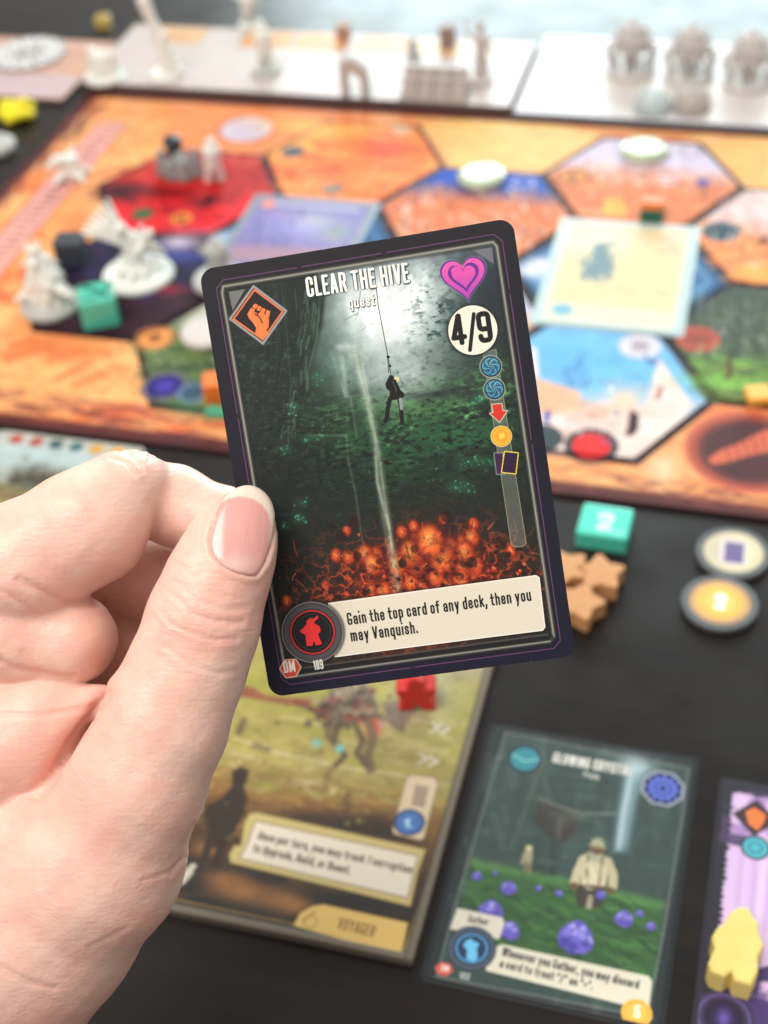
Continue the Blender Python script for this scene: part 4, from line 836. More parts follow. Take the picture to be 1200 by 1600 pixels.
    # D: pale blue sky over a white town
    land(0, -1, C8(126, 196, 246), C8(236, 226, 218), 4, .55); c.glow((900, 560), 30, 18, C8(110, 190, 250), .9); c.glow((960, 590), 22, 18, C8(116, 196, 250), .8)
    c.fill([(1030, 560), (1082, 632), (1000, 706), (1005, 640)], C8(240, 228, 220), soft=3); c.fill([(836, 590), (905, 612), (908, 645), (830, 650)], C8(238, 190, 156), soft=2); c.fill([(828, 540), (838, 545), (842, 590), (830, 590)], C8(244, 240, 232), soft=1)
    c.strokes([(835, 640), (1010, 640), (1000, 700), (870, 710), (840, 690)], [C8(240, 230, 220), C8(226, 206, 196), C8(246, 240, 236), C8(214, 180, 170)], 90, 9, 2.5, .1, .5, .6, 16)
    c.glow((975, 625), 7, 9, C8(244, 214, 180), .9); c.glow((935, 642), 6, 4, C8(226, 160, 130), .8); c.glow((930, 640), 9, 5, C8(240, 200, 170), .5)
    c.strokes([(880, 570), (915, 545), (918, 600), (880, 600)], [C8(80, 136, 190)], 26, 9, 1.1, 1.3, .9, .6, 17)
    c.fill([(985, 640), (998, 648), (996, 672), (988, 681), (976, 680), (982, 660)], C8(60, 30, 34), soft=1.2); c.fill([(852, 640), (862, 645), (858, 662), (848, 658)], C8(70, 86, 170), soft=1.2); c.line([(1032, 604), (1028, 622)], 2, C8(150, 96, 80), .8, soft=1)
    c.disc((1000, 541), 9, C8(214, 220, 232), soft=1); c.disc((1000, 541), 4, C8(150, 140, 150), .6, soft=1); c.strokes([(1005, 555), (1030, 560), (1020, 575)], [C8(60, 80, 130)], 12, 4, .8, 1, .5, .7, 18)
    pip((924, 696), C8(226, 44, 50), 10.5, C8(40, 34, 40), C8(244, 60, 60)); pip((846, 684), C8(60, 78, 84), 8.5, C8(30, 40, 46))
    # G: pale rocks over orange, right
    land(1, 0, C8(232, 218, 216), C8(238, 150, 92), 5, .42); c.strokes([(1120, 310), (1200, 305), (1200, 370), (1110, 360)], [C8(224, 206, 206), C8(244, 230, 226), C8(190, 160, 160)], 60, 11, 2.5, 1.4, .2, .6, 19)
    c.strokes([(1100, 385), (1200, 375), (1200, 440), (1140, 440)], [C8(246, 170, 100), C8(226, 110, 60), C8(250, 196, 120)], 70, 11, 2.5, .1, .3, .6, 20); pip((1127, 362), C8(36, 78, 96), 9, C8(44, 84, 104)); c.fill([(1175, 380), (1200, 366), (1200, 382)], C8(110, 50, 44), soft=2); pip((1178, 425), C8(246, 180, 90), 8, C8(240, 170, 80))
    # H: forest and bright grass, right
    land(1, -1, C8(74, 90, 72), C8(110, 150, 70), 6, .62); c.strokes([(1060, 470), (1200, 460), (1200, 560), (1070, 555)], [C8(54, 74, 56), C8(96, 112, 88), C8(40, 54, 44), C8(150, 160, 150)], 120, 13, 2.4, 1.45, .3, .6, 21)
    c.strokes([(1070, 560), (1200, 565), (1200, 625), (1100, 620)], [C8(128, 196, 80), C8(90, 130, 56), C8(60, 84, 44), C8(150, 150, 80)], 110, 12, 1.8, .05, .15, .7, 22); c.glow((1135, 600), 16, 4, C8(140, 210, 90), .8); c.line([(1140, 590), (1140, 560)], 2, C8(90, 44, 30), .9, soft=1)
    c.disc((1090, 530), 9, C8(170, 84, 66), soft=1); c.disc((1090, 530), 8.5, C8(200, 90, 76), ring=1.2, soft=.6); c.line([(1078, 530), (1102, 530)], 2.5, C8(110, 60, 50), .8, soft=1)
    # F: crimson ruin
    land(-3, 0, C8(190, 50, 44), C8(226, 36, 50), 7); c.strokes([(180, 280), (250, 245), (410, 245), (395, 330), (220, 350)], [C8(226, 30, 46), C8(160, 24, 34), C8(236, 70, 60), C8(110, 20, 28)], 150, 14, 3, .1, .5, .6, 23)
    c.glow((185, 300), 13, 9, C8(48, 14, 26), .95); c.glow((250, 300), 24, 5, C8(80, 16, 26), .6); c.glow((325, 315), 5, 7, C8(50, 14, 30), .9, .5); c.glow((220, 340), 20, 4, C8(240, 60, 60), .6); c.line([(215, 272), (280, 240)], 6, C8(214, 90, 66), .6, soft=5)
    c.disc((385, 245), 8, C8(230, 130, 110), .8, ring=1.5); pip((223, 334), C8(50, 120, 76), 6.5, C8(150, 70, 60)); pip((283, 341), C8(236, 150, 60), 7.5, C8(200, 70, 60), C8(90, 50, 40))
    # I: twilight sea with the purple card
    land(-2, 0, C8(44, 96, 146), C8(40, 90, 140), 8); c.glow((350, 372), 11, 8, C8(206, 220, 240), .85); c.line(H(-2, 0, .86), 1.2, C8(110, 160, 200), .7, closed=True, soft=1, raw=True)
    # L: night
    land(-3, -1, C8(38, 34, 66), C8(56, 30, 44), 9); c.strokes([(150, 370), (330, 360), (340, 440), (250, 500), (120, 480)], [C8(60, 56, 130), C8(24, 22, 36), C8(90, 40, 60), C8(30, 40, 90)], 100, 13, 3, .2, .5, .6, 24); c.glow((280, 378), 11, 9, C8(210, 206, 226), .9); c.glow((285, 400), 20, 5, C8(70, 84, 170), .8); c.glow((262, 452), 10, 4, C8(190, 40, 60), .7)
    # K: green slope
    land(-2, -1, C8(206, 214, 196), C8(84, 110, 70), 10, .3); c.strokes([(210, 520), (340, 500), (345, 560), (330, 620), (215, 600)], [C8(74, 96, 66), C8(120, 150, 90), C8(48, 62, 50), C8(150, 176, 120)], 130, 11, 2.4, .1, .4, .6, 25)
    pip((242, 528), C8(236, 166, 90), 9.5, C8(206, 140, 90), C8(120, 76, 50)); pip((257, 603), C8(56, 46, 130), 11, C8(110, 110, 110), C8(84, 70, 180)); pip((302, 614), C8(60, 90, 110), 7, C8(110, 140, 180)); c.glow((300, 640), 14, 4, C8(90, 160, 120), .6)
    # J, behind the held card, and the far right
    land(-1, -1, C8(190, 206, 226), C8(226, 170, 120), 11); land(2, 0, C8(200, 190, 180), C8(180, 110, 70), 12); land(2, 1, C8(230, 200, 160), C8(220, 150, 90), 13); land(2, -1, C8(120, 150, 170), C8(180, 140, 90), 14)
    rr = random.Random(12)
    for (i, j, cols) in ((0, 1, [C8(150, 80, 50), C8(250, 220, 190), C8(110, 60, 50)]), (-2, 1, [C8(150, 40, 26), C8(250, 200, 110)]), (-1, 0, [C8(110, 60, 44), C8(250, 236, 220), C8(150, 80, 50)]), (1, 0, [C8(130, 60, 44), C8(250, 236, 230)]), (1, -1, [C8(30, 40, 34), C8(150, 190, 110), C8(70, 60, 40)]), (0, -1, [C8(200, 160, 130), C8(250, 250, 246), C8(96, 120, 170)]), (-3, 0, [C8(60, 12, 20), C8(240, 90, 70)]), (-2, -1, [C8(34, 46, 36), C8(160, 180, 120)])):
        cx, cy = hexc(i, j)
        for k in range(70):
            a, d_ = rr.uniform(0, 6.28), rr.random()**.5*S_*.78; x, y = cx+d_*math.cos(a), cy+d_*math.sin(a)
            if y > cy+12: continue
            p = U(x, y); L = rr.uniform(1, 6); up = rr.random() < .5; c.line([p, (p[0]+(0 if up else L), p[1]+(L if up else rr.uniform(-.5, .5)))], rr.uniform(.6, 2), cols[k % len(cols)], rr.uniform(.3, .75), soft=.8, raw=True)
    # round well with the horn, lower right
    hp_ = (1172, 703); c.disc(hp_, 25, C8(206, 116, 88), .9, soft=2.5); c.disc(hp_, 21.5, C8(170, 84, 68), .9, ring=2.4, soft=1.5); c.disc(hp_, 20, C8(112, 62, 60), soft=1.); c.disc(hp_, 17, C8(84, 48, 50), soft=1.5)
    c.fill([(1107, 714), (1125, 702), (1160, 688), (1195, 670), (1230, 664), (1230, 700), (1180, 708), (1130, 722), (1112, 724)], C8(214, 116, 88), soft=1)
    for k in range(6): c.line([(1135+k*14, 700-k*6), (1142+k*14, 719-k*4)], .9, C8(150, 76, 64), .8, soft=.6)
    c.glow((1035, 730), 6, 9, C8(244, 226, 196), .7)
    c.noise(.07, 6, 77, 4); c.a = np.clip((c.a-.5)*1.1+.5, 0, 1)*np.array([.9, .86, .86], np.float32)
    return c
def paint(f): 
    c = f(); return c
m_board = mat('board_print', rough=.55, image=paint_board().image('board_print'), spec=.16, grain=.25, grain_scale=900)
m_bside = mat('board_side', lin(38, 26, 26), .7)
board = empty('game_board', ((BX0+BX1)/2000, 0, TABLE/1000)); tag(board, 'large orange desert game board printed with dark edged hexes, under the held card', 'game board')
ox = (BX0+BX1)/2
def uvb(dx): return (BX0-dx, BY0, BX1-BX0, BY1-BY0)
base_pts = [(x-ox, y) for x, y in ((BX0, BY0), (BX1, BY0), (BX1, BY1), (BX0, BY1))]
link('board_panel', prism('board_panel', base_pts, 0, 1.6, .3, uv=(BX0-ox, BY0, BX1-BX0, BY1-BY0), side_mat=True), [m_board, m_bside], board)
for (i, j) in [(0, 0), (0, 1), (0, -1), (-1, 0), (-1, -1), (-2, 0), (-2, 1), (-2, -1), (-3, 0), (-3, -1), (1, 0), (1, -1), (2, 0), (2, 1), (2, -1)]:
    cx, cy = hexc(i, j); pts = []
    for q in range(6):
        a0, a1 = math.radians(60*q), math.radians(60*q+60); r = S_*.95
        A0, A1 = (r*math.cos(a0), r*math.sin(a0)), (r*math.cos(a1), r*math.sin(a1))
        for t in (.06, .94): pts.append((A0[0]+(A1[0]-A0[0])*t, A0[1]+(A1[1]-A0[1])*t))
    me = prism('hex_tile', pts, 0, .6, .15, uv=(BX0-cx, BY0-cy, BX1-BX0, BY1-BY0), side_mat=True)
    link('hex_tile', me, [m_board, m_bside], board, loc=((cx-ox)/1000, cy/1000, .00161))

# ================================================================== cards lying about
def card_thing(name, label, cx, cy, z, w_, h_, canvas, rz=0., group=None, cat='playing card', rough=.4, sleeve=True, edge=(60, 60, 62), coat=.25):
    e = empty(name, (cx/1000, cy/1000, z/1000), rz); tag(e, label, cat, group)
    zc = 0
    if sleeve:
        link('sleeve', prism('sleeve', rrect(w_+3, h_+3, 1.6), 0, .22, .05), mat(name+'_sleeve', lin(*edge), .3, coat=.1), e); zc = .225
    link('printed_card', prism('printed_card', rrect(w_, h_, 2.6), zc, zc+.3, .04, uv=(-w_/2, -h_/2, w_, h_), side_mat=True), [mat(name+'_print', rough=rough, image=canvas.image(name+'_print'), coat=coat), m_edge], e)
    return e
def local_map(cx, cy, w_, h_, rz, z):
    c, s = math.cos(rz), math.sin(rz)
    def f(p): q = T(p[0], p[1], z); x, y = q[0]-cx, q[1]-cy; return (c*x+s*y+w_/2, h_/2-(-s*x+c*y))
    return f
def z7(x, y): return (640+x/2.143, 1120+y/2.143)
def z8(x, y): return (240+x/2.143, 1040+y/2.143)
# crystal card
a_, b_ = T(765, 1130, TABLE), T(655, 1540, TABLE); t_ = T(1100, 1188, TABLE)
g_rz = math.atan2(t_[1]-a_[1], t_[0]-a_[0]); ex = np.array([math.cos(g_rz), math.sin(g_rz)]); ey = np.array([-ex[1], ex[0]])
gc = np.array(a_)+ex*33-ey*45.5
c = Canvas(63, 88, 9, C8(32, 38, 42), local_map(gc[0], gc[1], 63, 88, g_rz, TABLE+.5))
art = [z7(322, 52), z7(935, 172), z7(915, 330), z7(855, 700), z7(800, 985), z7(815, 1010), z7(90, 870), z7(150, 640)]
c.fill(art, C8(52, 72, 68), soft=.6)
c.strokes(art, [C8(44, 62, 58), C8(66, 88, 82), C8(38, 52, 50), C8(84, 104, 98)], 160, 12, 2.5, 1.4, .3, .4, 30)
gr = [z7(215, 480), z7(560, 550), z7(850, 620), z7(820, 870), z7(300, 770), z7(165, 640)]
c.fill(gr, C8(54, 96, 50), soft=3); c.strokes(gr, [C8(70, 124, 54), C8(38, 72, 40), C8(90, 144, 70), C8(30, 52, 36)], 220, 5, 1, .25, .25, .6, 31); c.line([z7(215, 490), z7(560, 560), z7(840, 630)], 2.5, C8(104, 156, 84), .5, soft=3)
c.fill([z7(725, 160), z7(790, 170), z7(755, 300), z7(730, 450), z7(680, 455), z7(700, 300)], C8(150, 184, 196), .7, soft=3); c.line([z7(745, 180), z7(715, 330), z7(700, 440)], 1.4, C8(206, 226, 232), .7, soft=2); c.glow(z7(760, 160), 6, 4, C8(210, 230, 236), .7)
c.fill([z7(430, 270), z7(575, 320), z7(550, 400), z7(500, 430), z7(420, 360)], C8(58, 50, 46), .95, soft=1.5); c.fill([z7(470, 320), z7(520, 340), z7(500, 420), z7(480, 400)], C8(110, 104, 96), .6, soft=2); c.line([z7(430, 272), z7(500, 300), z7(575, 325), z7(690, 325)], .9, C8(140, 150, 140), .6, soft=.8); c.line([z7(450, 120), z7(410, 250), z7(340, 440)], 1.4, C8(90, 104, 92), .5, soft=1.2); c.line([z7(480, 340), z7(480, 520)], 2.4, C8(46, 52, 50), .7, soft=1.5)
c.fill([z7(*p) for p in [(560, 560), (650, 560), (655, 600), (640, 640), (612, 640), (606, 600), (592, 636), (566, 640), (556, 600)]], C8(64, 56, 46), soft=.6)
c.fill([z7(*p) for p in [(580, 466), (602, 452), (648, 460), (664, 480), (662, 540), (654, 572), (600, 580), (572, 566)]], C8(214, 202, 168), soft=.5)
c.line([z7(582, 476), z7(562, 520), z7(552, 556)], 2.6, C8(206, 194, 158), soft=.5); c.line([z7(662, 482), z7(682, 530), z7(680, 566)], 2.6, C8(198, 186, 150), soft=.5); c.disc(z7(550, 566), 1.2, C8(110, 78, 58)); c.disc(z7(672, 582), 1.2, C8(110, 78, 58))
c.disc(z7(628, 440), 2.3, C8(112, 80, 62), soft=.4); c.fill([z7(*p) for p in [(606, 428), (612, 410), (634, 404), (650, 416), (652, 436), (630, 430)]], C8(206, 196, 162), soft=.4); c.line([z7(604, 430), z7(654, 440)], .7, C8(170, 158, 124), soft=.3)
c.line([z7(600, 462), z7(592, 520), z7(596, 570)], .7, C8(110, 88, 60), .9); c.line([z7(646, 466), z7(640, 520), z7(632, 572)], .7, C8(110, 88, 60), .9); c.line([z7(578, 566), z7(654, 574)], 1.1, C8(80, 62, 46), .9); c.line([z7(606, 604), z7(600, 636)], 1.6, C8(196, 176, 160), .8, soft=.6)
c.strokes([z7(590, 480), z7(655, 485), z7(650, 560), z7(585, 560)], [C8(238, 230, 200), C8(170, 156, 122)], 22, 3, .5, 1.5, .3, .6, 91)
for k in range(60):
    rr = random.Random(k+5); p_ = z7(rr.uniform(230, 860), rr.uniform(80, 520)); c.glow(p_, rr.uniform(1, 4), rr.uniform(.6, 2), [C8(80, 104, 92), C8(30, 42, 40), C8(104, 124, 108)][k % 3], rr.uniform(.15, .4))
c.line([z7(398, 456), z7(394, 486)], 2.6, C8(176, 170, 130), .9, soft=.6); c.line([z7(390, 488), z7(386, 518)], 1.1, C8(120, 112, 84), .9, soft=.5); c.line([z7(402, 490), z7(402, 522)], 1.1, C8(130, 122, 92), .9, soft=.5); c.line([z7(384, 462), z7(376, 490)], .9, C8(160, 152, 116), .9, soft=.5); c.disc(z7(400, 440), 1., C8(206, 196, 150))
for (x, y, r) in [(330, 575, 2.6), (225, 535, 1.8), (286, 525, .9), (432, 575, 1.1), (500, 592, 1.3), (640, 598, 1.8), (717, 680, 3.0), (770, 660, 1.3), (808, 702, 1.6), (555, 745, 6.), (270, 655, 4.), (335, 720, 3.4)]:
    q = c.fmap(z7(x, y)); rr = random.Random(int(x)); r *= .92
    O_ = [(q[0]+r*math.cos(t)*(1-.25*max(0, -math.sin(t)))*rr.uniform(.88, 1.1), q[1]+r*math.sin(t)*(1.12 if math.sin(t) < 0 else .8)*rr.uniform(.9, 1.08)) for t in np.linspace(0, 6.28, 12)[:-1]]
    c.glow((q[0], q[1]+r*.5), r*1.2, r*.7, C8(26, 44, 34), .6, raw=True); c.fill(O_, C8(98, 90, 186), soft=.4, raw=True)
    for t in range(max(4, int(r*9))):
        an, d_ = rr.uniform(0, 6.28), rr.random()**.6*r*.8; X_, Y_ = q[0]+d_*math.cos(an)*.9, q[1]+d_*math.sin(an); s_z = r*rr.uniform(.12, .3); up = Y_ < q[1]-r*.1
        c.fill([(X_-s_z, Y_+s_z*.4), (X_+s_z*.2, Y_-s_z), (X_+s_z, Y_+s_z*.5)], (C8(178, 176, 238) if rr.random() < .6 else C8(140, 132, 222)) if up else (C8(72, 62, 158) if rr.random() < .6 else C8(112, 102, 200)), .75, soft=.25, raw=True)
c.line(art, .6, C8(150, 158, 152), .55, closed=True, soft=.8)
bx = [z7(*p) for p in [(310, 762), (800, 868), (812, 885), (800, 985), (255, 850), (262, 780)]]; c.fill(bx, C8(224, 218, 198), soft=.15); c.fill([z7(*p) for p in [(160, 640), (310, 672), (318, 690), (300, 745), (135, 710)]], C8(220, 214, 196), soft=.2)
c.text('Whenever you Gather, you may discard', z7(308, 800), z7(765, 912), 2.7, C8(34, 34, 38), .16); c.text('a card to treat "/" as "+".', z7(300, 838), z7(610, 915), 2.5, C8(34, 34, 38), .16); c.text('Gather', z7(195, 688), z7(262, 700), 2.4, C8(60, 60, 60), .15)
for off, col in (((.15, .2), C8(20, 26, 26)), ((0, 0), C8(230, 230, 222))): c.text('GLOWING CRYSTAL', z7(478, 152), z7(742, 200), 3.9, col, .2, off=off); c.text('Item', z7(580, 200), z7(632, 212), 2.2, col, .14, off=off)
p = z7(208, 775); c.disc(p, 6.8, C8(54, 62, 76), soft=.4); c.disc(p, 5.8, C8(90, 104, 130), ring=.5, soft=.5); c.disc(p, 4.7, C8(28, 50, 84)); c.disc(p, 4.2, C8(90, 170, 226), ring=.5); c.fill([z7(*q) for q in [(190, 750), (205, 742), (215, 752), (235, 760), (225, 775), (228, 810), (215, 820), (190, 812), (192, 780), (178, 765)]], C8(112, 196, 240), soft=.3)
p = z7(386, 142); c.disc(p, 5.2, C8(30, 44, 50), .9, soft=.8); c.disc(p, 4.5, C8(64, 160, 170)); c.disc(p, 4.4, C8(30, 70, 96), .9, ring=.6, soft=.4); c.disc(p, 2.9, C8(24, 84, 110), .9, ring=.6, soft=.4); c.disc(p, 1.3, C8(24, 84, 110), .9, ring=.6, soft=.4); q = c.fmap(p); c.line([(q[0]-4, q[1]-1), (q[0], q[1]+1), (q[0]+4, q[1]-1)], .6, C8(150, 220, 214), .8, soft=.4, raw=True)
p = z7(848, 240); q = c.fmap(p); c.fill([(q[0]+6.8*math.cos(k*math.pi/4+.39), q[1]+6.8*math.sin(k*math.pi/4+.39)) for k in range(8)], C8(160, 170, 186), raw=True, soft=.2); c.fill([(q[0]+6*math.cos(k*math.pi/4+.39), q[1]+6*math.sin(k*math.pi/4+.39)) for k in range(8)], C8(24, 28, 58), raw=True)
for k in range(12): c.line([q, (q[0]+4.9*math.cos(k*.5236), q[1]+4.9*math.sin(k*.5236))], .9, C8(92, 112, 214), raw=True)
c.disc(p, 3.9, C8(92, 112, 214)); c.disc(p, 2.4, C8(30, 36, 84), ring=.5); c.disc(p, 1., C8(30, 36, 84))
c.disc(z7(760, 992), 4., C8(250, 190, 80)); c.disc(z7(760, 992), 3.1, C8(236, 160, 60), ring=.4); c.text('5', z7(750, 1006), z7(770, 1010), 3.6, C8(255, 250, 230), .2)
q = c.fmap(z7(115, 845)); c.fill([(q[0]+2.6*math.cos(k*math.pi/3), q[1]+2.2*math.sin(k*math.pi/3)) for k in range(6)], C8(214, 96, 80), raw=True); c.text('DM', z7(104, 850), z7(128, 855), 1.9, C8(250, 235, 225), .17); c.text('102', z7(165, 875), z7(198, 882), 1.9, C8(220, 220, 215), .15)
card_thing('crystal_card', 'sleeved card with purple crystals on green grass and a waterfall, lying on the dark table', gc[0], gc[1], TABLE, 63, 88, c, g_rz, edge=(30, 35, 38))
# lilac card at the right edge
pc = T(1125, 1215, TABLE); pc = np.array(pc)+ex*33-ey*45.5
c = Canvas(63, 88, 8, C8(34, 30, 44), local_map(pc[0], pc[1], 63, 88, g_rz, TABLE+.5)); c.fill([(2.6, 3), (60, 3), (60, 85), (2.6, 85)], C8(216, 186, 228), soft=.4, raw=True)
for k in range(26): x = random.uniform(4, 59); c.line([(x, 3+random.random()*6), (x+random.uniform(-1, 1), 40+random.random()*25)], random.uniform(.5, 2.2), C8(188, 158, 210) if k % 2 else C8(232, 208, 240), .5, soft=1., raw=True)
c.noise_in([z7(960, 900), z7(1250, 820), z7(1250, 1100), z7(930, 1040)], C8(58, 40, 96), .95, 8, 61, .42, 8); c.noise_in([z7(1060, 230), z7(1300, 280), z7(1300, 420), z7(1040, 420)], C8(120, 84, 150), .5, 5, 62, .5, 6)
for k in range(40): y = 3+k*2.05; c.disc((2.7, y), random.uniform(.3, 1.), C8(34, 30, 44), .9, soft=.3, raw=True); c.disc((k*1.6, 3), random.uniform(.3, .9), C8(34, 30, 44), .9, soft=.3, raw=True)
q = c.fmap(z7(1158, 338)); c.fill([(q[0]-6.6, q[1]), (q[0], q[1]-6.6), (q[0]+6.6, q[1]), (q[0], q[1]+6.6)], C8(56, 40, 44), raw=True, soft=.8); c.fill([(q[0]-3, q[1]-1.6), (q[0]-.5, q[1]-3.6), (q[0]+3, q[1]-1.6), (q[0]+2.4, q[1]+1.4), (q[0]+1, q[1]+4.4), (q[0]-1.8, q[1]+2.6)], C8(236, 120, 60), raw=True, soft=.3)
c.line([z7(1060, 405), z7(1150, 425)], 4., C8(74, 58, 96), .9, soft=.5); c.disc(z7(1158, 438), 4.2, C8(50, 50, 70)); c.disc(z7(1158, 438), 3.5, C8(80, 176, 190)); c.disc(z7(1158, 438), 1.8, C8(40, 110, 140), .8, ring=.6)
p = z7(1052, 1010); c.disc(p, 8, C8(56, 46, 84), soft=.6); c.disc(p, 6.6, C8(96, 82, 140), ring=.6); c.disc(p, 5.2, C8(30, 24, 54)); c.glow(p, 2, 3, C8(110, 90, 190), .9)
card_thing('lilac_card', 'lilac card with torn dark edge and orange diamond, rightmost on the dark table', pc[0], pc[1], TABLE, 63, 88, c, g_rz, edge=(40, 38, 50))
# cream card and purple card on the board
c = Canvas(63, 88, 6, C8(176, 196, 196), local_map(0.4, 0.1, 63, 88, 0.012, 0)); c.fill([(3, 3), (60, 3), (60, 85), (3, 85)], C8(214, 208, 184), soft=.6, raw=True); c.fill([(5, 5), (58, 5), (58, 72), (5, 72)], C8(222, 200, 154), soft=3, raw=True)
c.glow((930, 375), 20, 12, C8(226, 222, 206), .8); c.strokes([(905, 410), (960, 380), (955, 440), (910, 440)], [C8(86, 120, 134), C8(120, 140, 140)], 60, 7, 2.0, 1.3, .5, .85, 40); c.fill([(925, 385), (945, 378), (950, 400), (962, 418), (950, 440), (940, 420), (925, 442), (918, 425), (926, 405)], C8(96, 128, 140), .85, soft=1.5); c.strokes([(870, 440), (1060, 450), (1050, 470), (860, 465)], [C8(216, 190, 130), C8(200, 196, 160), C8(150, 150, 120)], 60, 6, 1.2, .2, .5, .6, 41)
c.strokes([(1030, 370), (1065, 370), (1062, 405), (1030, 400)], [C8(206, 180, 150), C8(170, 160, 150)], 26, 5, 1.3, .5, .8, .7, 42); c.glow((920, 372), 5, 2, C8(220, 190, 160), .7); c.fill([(5, 74), (58, 74), (58, 83), (5, 83)], C8(206, 204, 180), raw=True, soft=.6); c.disc((11, 77), 4.6, C8(110, 170, 196), soft=1, raw=True); c.line([(18, 76.5), (50, 76.5)], 1, C8(170, 180, 170), .7, raw=True); c.disc((54, 10), 4, C8(236, 190, 180), .7, soft=1.5, raw=True)
card_thing('cream_card', 'pale cream card in a light sleeve on the blue hex of the board', .4, .1, 0.02, 63, 88, c, 0.012, rough=.6, edge=(158, 184, 184), coat=.0)
cx1, cy1 = hexc(-2, 0)
c = Canvas(63, 88, 6, C8(120, 130, 140), local_map(-156.5, 0, 63, 88, 0, 0)); c.fill([(3, 3), (60, 3), (60, 85), (3, 85)], C8(112, 100, 160), soft=1, raw=True); c.glow((32, 26), 22, 12, C8(150, 146, 206), .9, raw=True); c.glow((36, 20), 9, 6, C8(170, 180, 160), .6, raw=True); c.strokes([(400, 350), (440, 325), (520, 345), (560, 370), (540, 400), (400, 400)], [C8(90, 96, 160), C8(60, 60, 110), C8(170, 130, 180)], 60, 9, 2.2, 1.2, .6, .6, 44); c.line([(12, 7), (54, 7)], 4, C8(170, 170, 190), .8, soft=2, raw=True); c.disc((8, 8), 3.6, C8(230, 130, 100), soft=1, raw=True); c.fill([(4, 48), (60, 44), (60, 60), (4, 62)], C8(150, 116, 136), soft=4, raw=True); c.glow((50, 30), 8, 8, C8(130, 150, 140), .8, raw=True)
card_thing('twilight_card', 'purple and grey card in a light sleeve on the dark blue hex', -156.5, 0, 0.02, 63, 88, c, 0, rough=.55, edge=(120, 140, 156), coat=.05)

# ================================================================== player board, lower left
VX0, VX1, VY0, VY1 = -250., -7.6, -351.5, -214.
def vmap(p): q = T(p[0], p[1], .4); return (q[0]-VX0, VY1-q[1])
c = Canvas(VX1-VX0, VY1-VY0, 6, C8(176, 170, 96), vmap)
al = [(0, 0), (c.w, 0), (c.w, c.h), (0, c.h)]
def put(col, m): c.a += (np.array(col, np.float32)-c.a)*np.clip(m, 0, 1)[..., None].astype(np.float32)
yy = (np.arange(c.H)/6.)[:, None]; xx = (np.arange(c.W)/6.)[None, :]; n1 = fbm(c.H, c.W, 120, 5, 70, 1.8, .7); n2 = fbm(c.H, c.W, 40, 5, 71, 1.6, .6)
put(C8(196, 200, 196), np.clip((40-yy)/22, 0, 1)); put(C8(214, 206, 160), (n1-.5)*3*np.exp(-((yy-62)/18.)**2)+0*xx); put(C8(172, 178, 78), np.exp(-((yy-50)/12.)**2)*(.3+n2)+0*xx)
put(C8(150, 104, 48), np.clip((yy-80)/14, 0, 1)*(.5+n2*.8)+0*xx); put(C8(70, 48, 30), np.clip((yy-98)/14, 0, 1)*1.+0*xx); put(C8(38, 36, 34), np.clip((yy-112)/9, 0, 1)+0*xx); put(C8(92, 62, 36), np.clip(n2-.5, 0, 1)*5*np.clip((yy-88)/10, 0, 1)*.6)
c.strokes([(330, 1120), (760, 1110), (700, 1260), (300, 1240)], [C8(206, 200, 110), C8(150, 160, 60), C8(226, 220, 170), C8(186, 176, 96)], 170, 12, 1.8, -.02, .1, .45, 50)
c.strokes([(300, 1250), (640, 1240), (640, 1290), (330, 1300)], [C8(196, 150, 80), C8(150, 110, 56), C8(214, 180, 110)], 110, 10, 1.6, 0, .15, .5, 51); c.line([z8(270, 240), z8(420, 290), z8(620, 335), z8(860, 370)], 1.1, C8(226, 220, 176), .7, soft=1.)
for k, (x, y, r) in enumerate([(240, 720, 7), (300, 760, 6), (420, 780, 7), (470, 800, 5), (180, 610, 5)]): c.glow(z8(x, y), r, r*.6, C8(196, 140, 84), .8)
# walker machine, rider, beasts
B1 = C8(96, 80, 60); c.fill([z8(*p) for p in [(540, 120), (600, 90), (680, 90), (740, 130), (755, 165), (700, 190), (620, 190), (560, 165)]], C8(150, 136, 116), soft=.8); c.disc(z8(660, 110), 8, C8(176, 166, 146), .9, soft=1); c.disc(z8(660, 110), 7, C8(90, 80, 70), .8, ring=.8)
for k in range(10): q = c.fmap(z8(660, 110)); c.line([q, (q[0]+7*math.cos(k*.63), q[1]+7*math.sin(k*.63))], .6, C8(96, 84, 70), .7, raw=True)
c.disc(z8(615, 150), 5, C8(150, 60, 50), .8, ring=1.4); c.glow(z8(700, 175), 6, 2, C8(190, 60, 48), .8); c.glow(z8(740, 205), 2.4, 4, C8(220, 60, 50), .9)
for q in ([(625, 185), (600, 250), (640, 300), (610, 330)], [(670, 185), (700, 250), (680, 290), (710, 330)], [(560, 165), (520, 140), (480, 120)], [(740, 160), (800, 190), (830, 210)]): c.line([z8(*p) for p in q], 2., B1, .9, soft=.8)
c.fill([z8(*p) for p in [(760, 120), (850, 110), (880, 150), (830, 210), (790, 180)]], C8(110, 90, 84), .85, soft=1.5); c.fill([z8(*p) for p in [(280, 60), (330, 70), (380, 100), (540, 110), (520, 140), (400, 120), (280, 100)]], C8(150, 70, 56), .8, soft=1.5)
D1 = C8(58, 44, 34); c.fill([z8(*p) for p in [(262, 350), (290, 335), (320, 350), (310, 385), (300, 400), (312, 440), (300, 500), (262, 560), (240, 600), (195, 610), (190, 560), (160, 520), (170, 470), (230, 440), (262, 400)]], D1, soft=1.5)
c.line([z8(240, 580), z8(200, 660)], 2.5, D1, soft=1); c.line([z8(190, 570), z8(170, 640)], 2.5, D1, soft=1); c.line([z8(300, 180), z8(285, 220)], 2.5, C8(110, 96, 60), .8, soft=1.2); c.line([z8(340, 265), z8(380, 280)], 2.5, C8(130, 120, 80), .8, soft=1.5)
